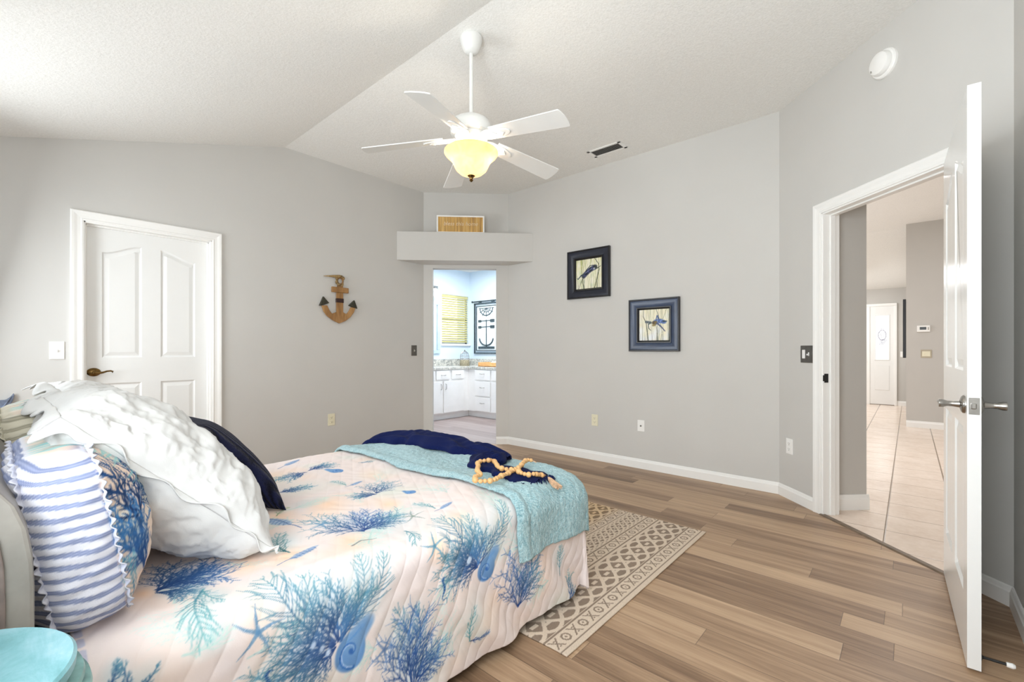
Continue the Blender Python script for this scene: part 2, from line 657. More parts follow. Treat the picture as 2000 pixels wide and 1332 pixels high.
# floors
b = MB().prism([(XL, YB), (XR, YB), A_DR, A_PD, A_PE, A_EL], -0.05, 0.0)
S(b.build('floor', MT['floor']))
b = MB().prism([(A_PD[0], A_PD[1] + 0.001), (A_DR[0] + 0.001, A_DR[1]), (2.5, A_DR[1]), (2.5, 12.0), (-3.0, 12.0), (-3.0, 4.12), (A_PD[0] - 0.04, 4.12)], -0.05, 0.0)
S(b.build('floor_hall', MT['tile']))
b = MB().prism([A_EL, A_PE, (A_PE[0] - 0.0, 4.11), (-3.3, 4.11), (-3.3, 5.85), (-6.2, 5.85), (-6.2, 3.1), (XL - 0.0, 3.1)], -0.05, -0.0005)
S(b.build('floor_bathroom', MT['bathfloor']))

# ceilings
b = MB()
b.prism([(XL - 0.1, YK), (XR + 0.1, YK), (XR + 0.1, A_DR[1] + 0.04), (A_PD[0] + 0.04, YP + 0.1), (A_PE[0] - 0.04, YP + 0.1), (XL - 0.1, A_EL[1] + 0.04)], ZC, ZC + 0.1)
for lo, hi in (((YB, YK)),):
    b.prism([(lo, zceil(lo)), (hi, ZC), (hi, ZC + 0.1), (lo, zceil(lo) + 0.1)], XL - 0.1, XR + 0.1, axis='x')
S(b.build('ceiling', MT['ceiling']))
b = MB().prism([(A_PD[0] - 0.9, 4.12), (A_PD[0] + 0.05, A_PD[1] + 0.05), (A_DR[0] + 0.05, A_DR[1] + 0.05), (2.5, A_DR[1]), (2.5, 9.0), (-3.0, 9.0), (-3.0, 4.12)], 2.95, 3.05)
S(b.build('ceiling_hall', MT['ceiling']))
b = MB().prism([(9.0, 2.95), (12.0, 2.345), (12.0, 2.445), (9.0, 3.05)], -3.0, 2.5, axis='x')
S(b.build('ceiling_entry', MT['ceiling']))
b = MB().prism([(-3.3, 4.11), (-3.3, 5.85), (-6.2, 5.85), (-6.2, 3.1), (XL - 0.11, 3.1), (XL - 0.11, 3.34), (A_PE[0] - 0.05, 4.11)], 2.56, 2.66)
S(b.build('ceiling_bathroom', MT['ceiling']))

# left wall with the closet doorway (local x = world Y)
D1a, D1b, D1h = 0.385, 1.157, 2.012
W1 = [(YB, 0), (D1a, 0), (D1a, D1h), (D1b, D1h), (D1b, 0), (A_EL[1], 0), (A_EL[1], ZC), (YK, ZC), (YB, zceil(YB))]
o = S(MB().prism(W1, 0.0, 0.11, axis='y').build('wall_left', MT['wall'])); o.matrix_world = FL
# picture wall
W2 = [(A_PE[0], 0), (A_PD[0], 0), (A_PD[0], ZC), (A_PE[0], ZC)]
o = S(MB().prism(W2, 0.0, 0.11, axis='y').build('wall_right', MT['wall'])); o.matrix_world = FP
# bathroom wall
E1, E2, EH = 0.106, 0.852, 2.078
W3 = [(0, 0), (E1, 0), (E1, EH), (E2, EH), (E2, 0), (LE, 0), (LE, ZC), (0, ZC)]
o = S(MB().prism(W3, 0.0, 0.11, axis='y').build('wall_bathroom_side', MT['wall'])); o.matrix_world = FE
# wall with the open door
S1, S2, SH = 0.440, 1.312, 2.045
W4 = [(0, 0), (S1, 0), (S1, SH), (S2, SH), (S2, 0), (LD, 0), (LD, ZC), (0, ZC)]
o = S(MB().prism(W4, 0.0, 0.115, axis='y').build('wall_doorway', MT['wall'])); o.matrix_world = FD
# near right wall and headboard wall with its two windows (both outside the frame)
b = MB().prism([(YB, 0), (A_DR[1], 0), (A_DR[1], ZC), (YK, ZC), (YB, zceil(YB))], XR, XR + 0.11, axis='x')
S(b.build('wall_near_right', MT['wall']))
b = MB()
zt = zceil(YB)
for x0, x1 in ((XL, -4.10), (-2.80, -0.98), (0.14, XR)):
    b.box(x0, x1, YB - 0.11, YB, 0, zt)
for x0, x1 in ((-4.10, -2.80), (-0.98, 0.14)):
    b.box(x0, x1, YB - 0.11, YB, 0, 0.80)
    b.box(x0, x1, YB - 0.11, YB, 2.10, zt)
S(b.build('wall_back', MT['wall']))
for n, (x0, x1) in enumerate(((-4.10, -2.80), (-0.98, 0.14))):
    b = MB()
    for bx in ((x0, x0 + 0.04, 0.80, 2.10), (x1 - 0.04, x1, 0.80, 2.10), (x0, x1, 0.80, 0.84), (x0, x1, 2.06, 2.10)):
        b.box(bx[0], bx[1], YB - 0.03, YB + 0.0, bx[2], bx[3])
    S(b.build('window_%d' % (n + 2), MT['trim']))

# boxed ledge above the bathroom doorway
CF = 7.205
b = MB().prism([(XL, CF + XL), (YP - CF, YP), A_PE, A_EL], 2.118, 2.438)
S(b.build('wall_ledge', MT['wall'], bev=0.004))


def baseboard(name, p0, p1, h=0.088, t=0.014, mat='trim'):
    """p0 -> p1 seen left to right from the room"""
    d = Vector((p1[0] - p0[0], p1[1] - p0[1], 0))
    L = d.length
    a = math.atan2(d.y, d.x)
    prof = [(0, 0), (-t, 0), (-t, h * 0.72), (-t * 0.75, h * 0.80), (-t * 0.55, h * 0.95), (-t * 0.3, h), (0, h)]
    b = MB().prism(prof, 0, L, axis='x')
    o = S(b.build(name, MT[mat]))
    o.matrix_world = Matrix.Translation((p0[0], p0[1], 0)) @ Matrix.Rotation(a, 4, 'Z')
    return o


k7 = math.sqrt(0.5)
dp = lambda s, d=0.0: (A_PD[0] + s * k7 + d * k7, A_PD[1] - s * k7 + d * k7)      # on the door wall
ep = lambda s, d=0.0: (A_EL[0] + s * k7 - d * k7, A_EL[1] + s * k7 + d * k7)      # on the bathroom wall
baseboard('baseboard_left', (XL, D1b + 0.063), A_EL)
baseboard('baseboard_left_near', (XL, YB), (XL, D1a - 0.063))
baseboard('baseboard_bathroom_left', A_EL, ep(E1))
baseboard('baseboard_bathroom_right', ep(E2), A_PE)
baseboard('baseboard_right', A_PE, A_PD)
baseboard('baseboard_doorway_left', A_PD, dp(S1 - 0.064))
baseboard('baseboard_doorway_right', dp(S2 + 0.066), A_DR)
baseboard('baseboard_near_right', A_DR, (XR, YB))


def casing(name, fm, a, bb, h, wd=0.065, depth=0.115, jamb=True):
    """door casing (mitred three sided moulding) and jamb lining in wall coordinates"""
    b = MB()
    # moulding profile: (distance from opening, thickness)
    prof = [(-0.004, 0.0), (-0.004, 0.010), (0.006, 0.013), (0.012, 0.010), (0.030, 0.012), (0.045, 0.017), (wd - 0.006, 0.019), (wd, 0.014), (wd, 0.0)]
    rows = []
    for d, t in prof:
        rows.append([(a - d, -t, 0.0), (a - d, -t, h + d), (bb + d, -t, h + d), (bb + d, -t, 0.0)])
    V = [[b.bm.verts.new(p) for p in r] for r in rows]
    for r0, r1 in zip(V, V[1:]):
        for i in range(3):
            b.bm.faces.new((r0[i], r0[i + 1], r1[i + 1], r1[i]))
    o = S(b.build(name, MT['trim']))
    o.matrix_world = fm
    if jamb:
        b = MB()
        t = 0.014
        b.box(a, a + t, -0.002, depth, 0, h)
        b.box(bb - t, bb, -0.002, depth, 0, h)
        b.box(a, bb, -0.002, depth, h - t, h)
        # door stop
        b.box(a + t, a + t + 0.010, 0.045, 0.08, 0, h - t)
        b.box(bb - t - 0.010, bb - t, 0.045, 0.08, 0, h - t)
        b.box(a + t, bb - t, 0.045, 0.08, h - t - 0.010, h - t)
        j = S(b.build(name + '_jamb', MT['trim'], bev=0.002))
        j.parent = o
    return o


casing('trim_1', FL, D1a, D1b, D1h, 0.064, 0.11)
T2 = casing('trim_2', FD, S1, S2, SH, 0.065)
# strike plate on the left jamb of the open doorway
b = MB().box(S1 + 0.0145, S1 + 0.0165, 0.006, 0.034, 0.895, 0.955, 0.0005)
b.box(S1 + 0.0142, S1 + 0.0175, -0.004, 0.008, 0.905, 0.945, 0.001)
sp = b.build('strike_plate', MT['blackplastic'], T2)
# threshold strip
b = MB().prism([(-0.022, 0), (0.022, 0), (0.014, 0.007), (-0.014, 0.007)], S1, S2, axis='x')
o = S(b.build('trim_3', plain('brown_threshold', (112, 94, 76), 0.4, var=0.1, vs=30)))
o.matrix_world = FD


# ------------------------------------------------------------------ panelled doors
def arch_outline(x0, x1, z0, z1, rise, side, n=14):
    """closed outline; side -1: the top climbs to the right, +1: climbs to the left, 0: flat"""
    pts = [(x0, z0), (x1, z0)]
    if side == 0:
        return pts + [(x1, z1), (x0, z1)]
    top = []
    for i in range(n + 1):
        u = i / n
        s = 0.5 - 0.5 * math.cos(PI * u)
        top.append((x0 + (x1 - x0) * u, z1 - rise + rise * s) if side < 0 else (x0 + (x1 - x0) * u, z1 - rise * s))
    return pts + top[::-1]


def inset(poly, d):
    n = len(poly)
    out = []
    for i in range(n):
        p0, p, p1 = (Vector(poly[i - 1]), Vector(poly[i]), Vector(poly[(i + 1) % n]))
        e0, e1 = (p - p0), (p1 - p)
        n0 = Vector((-e0.y, e0.x)).normalized()
        n1 = Vector((-e1.y, e1.x)).normalized()
        m = n0 + n1
        m.normalize()
        c = max(0.35, m.dot(n0))
        out.append(tuple(p + m * d / c))
    return out


def leaf_face(b, W, z0, z1, panels, y, sgn):
    """one face of a door leaf at depth y, moulded panels; sgn -1 faces -y"""
    bm = b.bm
    outer = [(0, z0), (W, z0), (W, z1), (0, z1)]
    edges = []
    vo = [bm.verts.new((p[0], y, p[1])) for p in outer]
    edges += [bm.edges.new((vo[i], vo[(i + 1) % 4])) for i in range(4)]
    first = []
    for pl in panels:
        v = [bm.verts.new((p[0], y, p[1])) for p in pl]
        edges += [bm.edges.new((v[i], v[(i + 1) % len(v)])) for i in range(len(v))]
        first.append(v)
    bmesh.ops.triangle_fill(bm, use_beauty=True, use_dissolve=False, edges=edges)
    for pl, v in zip(panels, first):
        prev = v
        for d, dep in ((0.009, 0.009), (0.016, 0.0095), (0.040, 0.003)):
            q = inset(pl, d)
            nv = [bm.verts.new((p[0], y - sgn * dep, p[1])) for p in q]
            for i in range(len(nv)):
                j = (i + 1) % len(nv)
                bm.faces.new((prev[i], prev[j], nv[j], nv[i]))
            prev = nv
        f = bm.faces.new(prev)
        f.normal_update()
        bmesh.ops.triangulate(bm, faces=[f])
    return vo


def door_leaf(W, z0, z1, panels, t=0.035):
    b = MB()
    a = leaf_face(b, W, z0, z1, panels, -t, -1)
    c = leaf_face(b, W, z0, z1, panels, 0.0, 1)
    for i in range(4):
        j = (i + 1) % 4
        b.bm.faces.new((a[i], a[j], c[j], c[i]))
    return b


def four_panels(W, zl, zm, zh, rise, st=0.095, mid=0.112):
    pw = (W - 2 * st - mid) / 2
    xs = ((st, st + pw), (st + pw + mid, W - st))
    P = []
    for i, (a, c) in enumerate(xs):
        P.append(arch_outline(a, c, zm[1], zh, rise, -1 if i == 0 else 1))
        P.append(arch_outline(a, c, zl, zm[0], 0, 0))
    return P


# door 1 (closed, in the left wall)
Wd1 = D1b - D1a - 0.030
pan1 = four_panels(Wd1, 0.24, (0.875, 1.060), 1.888, 0.070, 0.090, 0.114)
b = door_leaf(Wd1, 0.010, D1h - 0.017, pan1)
d1 = S(b.build('door_1', MT['door']))
d1.matrix_world = FL @ Matrix.Translation((D1a + 0.015, 0.100, 0))
# lever handle
b = MB().lathe([(0.030, 0.0), (0.029, 0.005), (0.022, 0.012), (0.012, 0.015), (0.0, 0.016)], 28, Matrix.Translation((0.046, -0.035, 0.958)) @ Matrix.Scale(1.3, 4, (1, 0, 0)) @ Matrix.Rotation(R(90), 4, 'X'))
b.tube([(0.046, -0.040, 0.958), (0.046, -0.082, 0.958)], 0.010, 12)
b.tube([(0.046, -0.080, 0.958), (0.065, -0.083, 0.952), (0.090, -0.082, 0.956), (0.112, -0.080, 0.964), (0.132, -0.080, 0.966), (0.144, -0.080, 0.960), (0.142, -0.080, 0.952)],
       [0.010, 0.009, 0.007, 0.006, 0.006, 0.006, 0.005], 10)
b.build('lever_handle', MT['bronze'], d1, smooth=True, auto=50)['label'] = 'antique brass lever handle with oval rose'

# unseen closet shell added behind door 1 to block light under the leaf
b = MB().box(XL - 0.62, XL - 0.58, 0.10, 1.45, 0, 2.3)
b.box(XL - 0.58, XL - 0.11, 0.10, 0.14, 0, 2.3)
b.box(XL - 0.58, XL - 0.11, 1.41, 1.45, 0, 2.3)
b.box(XL - 0.58, XL - 0.11, 0.10, 1.45, 2.26, 2.3)
b.box(XL - 0.58, XL, 0.10, 1.45, -0.05, -0.001)
S(b.build('wall_light_block', MT['wall']))

# door 2 (open, seen almost edge on)
Wd2 = 0.868
pan2 = four_panels(Wd2, 0.24, (0.84, 1.04), 1.885, 0.075, 0.105, 0.112)
b = door_leaf(Wd2, 0.012, 2.035, pan2)
d2 = S(b.build('door_2', MT['door']))
d2.matrix_world = fmat((0.163, 3.093, 0), -88.5)
HX, HZ2 = Wd2 - 0.062, 0.921


def lever(side):
    s = -1 if side < 0 else 1
    y0 = -0.035 if s < 0 else 0.0
    b = MB()
    # rose
    rose = [(0.033, 0.0), (0.032, 0.006), (0.026, 0.010), (0.013, 0.014), (0.010, 0.030), (0.010, 0.045), (0.015, 0.058), (0.015, 0.068), (0.0, 0.070)]
    M = Matrix.Translation((HX, y0, HZ2)) @ Matrix.Rotation(R(90 if s < 0 else -90), 4, 'X')
    b.lathe(rose, 24, M)
    y1 = y0 + s * 0.058
    b.tube([(HX, y1, HZ2), (HX - 0.03, y1 + s * 0.004, HZ2 + 0.002), (HX - 0.07, y1 + s * 0.003, HZ2), (HX - 0.105, y1, HZ2 - 0.006)], [0.011, 0.009, 0.008, 0.007], 12)
    return b.build('door_handle', MT['nickel'], d2, smooth=True, auto=50)


lever(-1)
lever(1)
b = MB().box(Wd2, Wd2 + 0.0015, -0.031, -0.004, HZ2 - 0.029, HZ2 + 0.029, 0.0006)
b.box(Wd2, Wd2 + 0.010, -0.026, -0.012, HZ2 - 0.010, HZ2 + 0.010, 0.003)
b.build('latch_plate', MT['nickel'], d2)
b = MB()
for hz in (0.20, 1.02, 1.85):
    b.tube([(-0.004, 0.006, hz - 0.045), (-0.004, 0.006, hz + 0.045)], 0.006, 10)
    b.box(-0.001, 0.0, -0.032, 0.004, hz - 0.044, hz + 0.044)
b.build('hinge', MT['nickel'], d2)
# spring door stop low on the door's back, white rubber tip
st = MB()
st.lathe([(0.013, 0), (0.013, 0.004), (0.006, 0.006), (0.0045, 0.010), (0.0045, 0.066), (0.0, 0.067)], 14)
ds = st.build('door_stop', MT['blackplastic'], d2)
ds.matrix_local = Matrix.Translation((Wd2 - 0.035, 0.0, 0.047)) @ Matrix.Rotation(R(-90), 4, 'X')
b = MB().lathe([(0.0, 0.062), (0.008, 0.063), (0.009, 0.078), (0.006, 0.084), (0.0, 0.085)], 14)
b.build('rubber_tip', MT['plastic'], ds)['label'] = 'white rubber tip'


# ------------------------------------------------------------------ painted designs (drawn in cloth coordinates, metres)
class Canvas:
    def __init__(self, x0, x1, y0, y1, res, bg):
        self.x0, self.y0, self.res = x0, y0, res
        self.W = int((x1 - x0) / res) + 1
        self.H = int((y1 - y0) / res) + 1
        self.a = np.empty((self.H, self.W, 3), np.float32)
        self.a[:] = np.array(bg, np.float32)

    def _win(self, xa, xb, ya, yb):
        i0 = max(0, int((xa - self.x0) / self.res))
        i1 = min(self.W, int((xb - self.x0) / self.res) + 2)
        j0 = max(0, int((ya - self.y0) / self.res))
        j1 = min(self.H, int((yb - self.y0) / self.res) + 2)
        if i0 >= i1 or j0 >= j1:
            return None
        X = self.x0 + np.arange(i0, i1) * self.res
        Y = self.y0 + np.arange(j0, j1) * self.res
        return (slice(j0, j1), slice(i0, i1)), X[None, :], Y[:, None]

    def _put(self, sl, al, col):
        al = al[..., None].astype(np.float32)
        self.a[sl] = self.a[sl] * (1 - al) + np.array(col, np.float32) * al

    def line(self, p, q, w0, w1, col, alpha=1.0):
        m = max(w0, w1) + self.res * 1.5
        wn = self._win(min(p[0], q[0]) - m, max(p[0], q[0]) + m, min(p[1], q[1]) - m, max(p[1], q[1]) + m)
        if wn is None: return
        sl, X, Y = wn
        dx, dy = q[0] - p[0], q[1] - p[1]
        L2 = dx * dx + dy * dy + 1e-12
        t = np.clip(((X - p[0]) * dx + (Y - p[1]) * dy) / L2, 0, 1)
        d = np.hypot(X - p[0] - t * dx, Y - p[1] - t * dy)
        w = (w0 + (w1 - w0) * t) * 0.5
        self._put(sl, np.clip((w - d) / self.res + 0.5, 0, 1) * alpha, col)

    def poly(self, pts, w0, w1, col, alpha=1.0):
        n = len(pts) - 1
        for i in range(n):
            self.line(pts[i], pts[i + 1], w0 + (w1 - w0) * i / n, w0 + (w1 - w0) * (i + 1) / n, col, alpha)

    def blob(self, c, rx, ry, ang, col, alpha=1.0, soft=0.5):
        m = max(rx, ry) * 1.05
        wn = self._win(c[0] - m, c[0] + m, c[1] - m, c[1] + m)
        if wn is None: return
        sl, X, Y = wn
        ca, sa = math.cos(ang), math.sin(ang)
        u = ((X - c[0]) * ca + (Y - c[1]) * sa) / rx
        v = (-(X - c[0]) * sa + (Y - c[1]) * ca) / ry
        d = np.sqrt(u * u + v * v)
        self._put(sl, np.clip((1 - d) / max(soft, 1e-3), 0, 1) * alpha, col)

    def sample(self, X, Y):
        fx = np.clip((X - self.x0) / self.res, 0, self.W - 1.001)
        fy = np.clip((Y - self.y0) / self.res, 0, self.H - 1.001)
        i, j = fx.astype(int), fy.astype(int)
        u, v = (fx - i)[..., None], (fy - j)[..., None]
        a = self.a
        c = (a[j, i] * (1 - u) + a[j, i + 1] * u) * (1 - v) + (a[j + 1, i] * (1 - u) + a[j + 1, i + 1] * u) * v
        return lin(c)


NAVY, BLUE, TEALC, PALET, SKYB = (36, 64, 122), (66, 112, 174), (86, 140, 164), (160, 196, 194), (134, 166, 204)
lerp = lambda a, b, t: tuple(a[i] + (b[i] - a[i]) * t for i in range(3))


def coral(cv, base, tip, rng, c0=NAVY, c1=TEALC, spread=0.6, n=6, alpha=1.0, wd=0.0040):
    """dense branching sea fan growing from base towards tip"""
    L = math.hypot(tip[0] - base[0], tip[1] - base[1])
    A = math.atan2(tip[1] - base[1], tip[0] - base[0])

    def grow(p, ang, ln, wdt, dep, tt):
        k = 4 if dep == 2 else 3
        pts = [p]
        a = ang
        for i in range(k):
            a += rng.uniform(-0.16, 0.16)
            p = (p[0] + math.cos(a) * ln / k, p[1] + math.sin(a) * ln / k)
            pts.append(p)
            t2 = min(1, math.hypot(p[0] - base[0], p[1] - base[1]) / L)
            cv.line(pts[-2], p, wdt * (1 - 0.15 * i), wdt * (0.85 - 0.15 * i), lerp(c0, c1, t2 ** 1.5), alpha)
            if dep > 0:
                for sd in (-1, 1):
                    if rng.random() < 0.9:
                        grow(p, a + sd * rng.uniform(0.35, 0.8), ln * rng.uniform(0.30, 0.46), wdt * 0.66, dep - 1, t2)
    for i in range(n):
        f = (i / (n - 1) - 0.5) * 2 if n > 1 else 0
        grow(base, A + f * spread, L * (0.95 - 0.22 * f * f) * rng.uniform(0.88, 1.05), wd, 2, 0)


def frond(cv, base, tip, rng, c0=NAVY, c1=TEALC, bend=0.12, alpha=1.0, wide=0.34, wd=0.0036):
    """feather-like coral frond with paired, forked leaflets"""
    dx, dy = tip[0] - base[0], tip[1] - base[1]
    L = math.hypot(dx, dy)
    nx, ny = -dy / L, dx / L
    sg = rng.choice((-1, 1)) * bend * L
    N = max(8, int(L / 0.0125))
    pts = []
    for i in range(N + 1):
        t = i / N
        o = sg * math.sin(PI * t)
        pts.append((base[0] + dx * t + nx * o, base[1] + dy * t + ny * o))
    for i in range(N):
        t = i / N
        cv.line(pts[i], pts[i + 1], wd * (1.2 - 0.6 * t), wd * (1.2 - 0.6 * (t + 1 / N)), lerp(c0, c1, t), alpha)
        if t > 0.10:
            a = math.atan2(pts[i + 1][1] - pts[i][1], pts[i + 1][0] - pts[i][0])
            ll = L * wide * math.sin(PI * (0.12 + 0.84 * t)) ** 0.8
            for sd in (-1, 1):
                if rng.random() < 0.12:
                    continue
                l2 = ll * rng.uniform(0.6, 1.15)
                p = pts[i]
                aa = a + sd * rng.uniform(0.55, 0.85)
                q = (p[0] + math.cos(aa) * l2 * 0.5, p[1] + math.sin(aa) * l2 * 0.5)
                ab = aa - sd * 0.35
                r = (q[0] + math.cos(ab) * l2 * 0.5, q[1] + math.sin(ab) * l2 * 0.5)
                cc = lerp(c0, c1, min(1, t * 1.1))
                cv.line(p, q, wd * 0.62, wd * 0.62, cc, alpha)
                cv.line(q, r, wd * 0.62, wd * 0.42, lerp(cc, c1, 0.5), alpha)
                if rng.random() < 0.5:
                    ac = aa + sd * 0.35
                    cv.line(q, (q[0] + math.cos(ac) * l2 * 0.3, q[1] + math.sin(ac) * l2 * 0.3), wd * 0.5, wd * 0.35, lerp(cc, c1, 0.4), alpha)


def nautilus(cv, c, tip, rng):
    dx, dy = tip[0] - c[0], tip[1] - c[1]
    L = math.hypot(dx, dy)
    A = math.atan2(dy, dx)
    P = lambda u, v: (c[0] + (u * math.cos(A) - v * math.sin(A)) * L, c[1] + (u * math.sin(A) + v * math.cos(A)) * L)
    cv.blob(c, L * 0.64, L * 0.62, A, (96, 140, 192), 0.95, 0.12)
    for i in range(12):
        t = i / 11
        cv.blob(P(0.12 + 0.92 * t, -0.10 + 0.04 * t), L * 0.30, L * (0.56 - 0.26 * t), A, (116, 156, 200), 0.5, 0.35)
    sp = [P((0.50 - 0.030 * i) * math.cos(2.2 + i * 0.42), (0.50 - 0.030 * i) * math.sin(2.2 + i * 0.42)) for i in range(15)]
    cv.poly(sp, L * 0.12, L * 0.05, (58, 112, 182), 0.85)
    sp = [P((0.46 - 0.030 * i) * math.cos(2.3 + i * 0.42), (0.46 - 0.030 * i) * math.sin(2.3 + i * 0.42)) for i in range(13)]
    cv.poly(sp, L * 0.05, L * 0.02, (196, 214, 236), 0.7)
    cv.blob(P(0.02, 0.0), L * 0.11, L * 0.13, A, (52, 100, 170), 0.9, 0.4)
    for i in range(4):
        cv.poly([P(0.1 + 0.1 * i, -0.38 + 0.05 * i), P(0.45 + 0.12 * i, -0.20), P(0.80 + 0.05 * i, -0.08)], L * 0.03, L * 0.015, (86, 140, 200), 0.5)


def conch(cv, a, bq, rng):
    """spindle shell with a long point, streaked"""
    dx, dy = bq[0] - a[0], bq[1] - a[1]
    L = math.hypot(dx, dy)
    A = math.atan2(dy, dx)
    P = lambda u, v: (a[0] + dx * u - dy * v, a[1] + dy * u + dx * v)
    for i in range(30):
        t = i / 29
        wv = 0.012 + 0.13 * max(0, math.sin(PI * min(1, max(0, (t - 0.28) / 0.72)) ** 0.75)) ** 0.9
        cv.blob(P(t, 0.02 * math.sin(t * 5)), L * 0.035, L * wv, A, lerp((120, 152, 196), (168, 190, 214), 0.5 + 0.5 * math.sin(i * 2.1)), 0.75, 0.35)
    for k in range(7):
        u = 0.40 + 0.08 * k
        hw_ = 0.11 * math.sin(PI * (u - 0.25) / 0.8)
        cv.poly([P(u - 0.03, -hw_), P(u + 0.03, 0), P(u, hw_)], L * 0.014, L * 0.010, (74, 104, 152), 0.65)
    cv.poly([P(0, 0), P(0.3, 0.01), P(0.62, 0.05), P(0.9, 0.03)], L * 0.022, L * 0.016, (72, 100, 150), 0.75)


def starfish(cv, c, r, rng, col=(104, 146, 180)):
    r *= 0.72
    a0 = rng.uniform(0, 1.2)
    for i in range(5):
        a = a0 + i * 2 * PI / 5 + rng.uniform(-0.15, 0.15)
        m = (c[0] + math.cos(a) * r * 0.5, c[1] + math.sin(a) * r * 0.5)
        e = (c[0] + math.cos(a + 0.12) * r, c[1] + math.sin(a + 0.12) * r)
        cv.line(c, m, r * 0.16, r * 0.10, col, 0.8)
        cv.line(m, e, r * 0.10, r * 0.02, col, 0.8)
        for k in (0.25, 0.5, 0.75):
            cv.blob((c[0] + (m[0] - c[0]) * 2 * k, c[1] + (m[1] - c[1]) * 2 * k), r * 0.035, r * 0.035, 0, (206, 220, 232), 0.6, 0.6)


def seahorse(cv, c, up, rng):
    L = math.hypot(up[0] - c[0], up[1] - c[1])
    A = math.atan2(up[1] - c[1], up[0] - c[0])
    P = lambda u, v: (c[0] + (u * math.cos(A) - v * math.sin(A)) * L, c[1] + (u * math.sin(A) + v * math.cos(A)) * L)
    sh = [(1.0, 0.28), (1.02, 0.05), (0.90, -0.06), (0.72, 0.02), (0.52, 0.12), (0.30, 0.10), (0.10, 0.0), (-0.10, -0.06), (-0.24, 0.06), (-0.18, 0.20), (-0.06, 0.16)]
    wv = [0.06, 0.15, 0.20, 0.17, 0.24, 0.20, 0.13, 0.09, 0.07, 0.06, 0.04]
    for i in range(len(sh) - 1):
        for k in range(3):
            t = k / 3
            u = sh[i][0] + (sh[i + 1][0] - sh[i][0]) * t
            v = sh[i][1] + (sh[i + 1][1] - sh[i][1]) * t
            q = wv[i] + (wv[i + 1] - wv[i]) * t
            cv.blob(P(u, v), L * q * 0.5, L * q * 0.5, 0, NAVY if (k + i) % 2 else (92, 150, 196), 0.95, 0.4)


# ------------------------------------------------------------------ bed
BZ = 0.535                                # quilt top
XN, XF, YH, YFOOT = -1.125, -2.535, -0.02, 1.845      # near / far edge, head, foot
bed = empty('bed', ((XN + XF) / 2, 0.9, 0))
tag(bed, 'low bed with grey panelled headboard under the coral quilt', 'bed')
inv = Matrix.Translation((-(XN + XF) / 2, -0.9, 0))
b = MB().box(XF + 0.03, XN - 0.045, -0.015, YFOOT - 0.05, 0.27, BZ - 0.02, 0.04, seg=3)
b.build('mattress', MT['mattress'], bed, smooth=True, M=inv)
b = MB().box(XF + 0.04, XN - 0.06, -0.015, YFOOT - 0.06, 0.09, 0.268, 0.015)
b.build('bed_base', MT['bedbase'], bed, M=inv)
for lx, ly in ((XF + 0.12, 0.1), (XN - 0.14, 0.1), (XF + 0.12, YFOOT - 0.18), (XN - 0.14, YFOOT - 0.18)):
    b = MB().lathe([(0.028, 0.005), (0.034, 0.09)], 14, Matrix.Translation((lx, ly, 0)))
    b.build('leg', MT['bedbase'], bed, M=inv)
# headboard: thick curved board, its near end carries a framed panel
prof = [(-0.20, 0.06), (0.042, 0.06), (0.042, 0.70), (0.040, 0.755), (0.034, 0.80), (0.020, 0.845), (0.000, 0.877), (-0.028, 0.905), (-0.065, 0.925), (-0.110, 0.935), (-0.20, 0.935)]
b = MB().prism(prof, XF - 0.06, -1.150, axis='x')
hb = b.build('headboard', MT['headboard'], bed, M=inv, bev=0.006)
ip = inset(prof, 0.034)
ip = [(y, max(z, 0.10)) for y, z in ip]
b = MB().prism(ip, -1.1505, -1.1445, axis='x')
b.build('end_panel', MT['headpanel'], hb, M=inv, bev=0.002)['label'] = 'mottled brown-grey inset panel on the end of the headboard'


# cloth lying over the bed -------------------------------------------------
def fold(x):
    return np.sin(x)


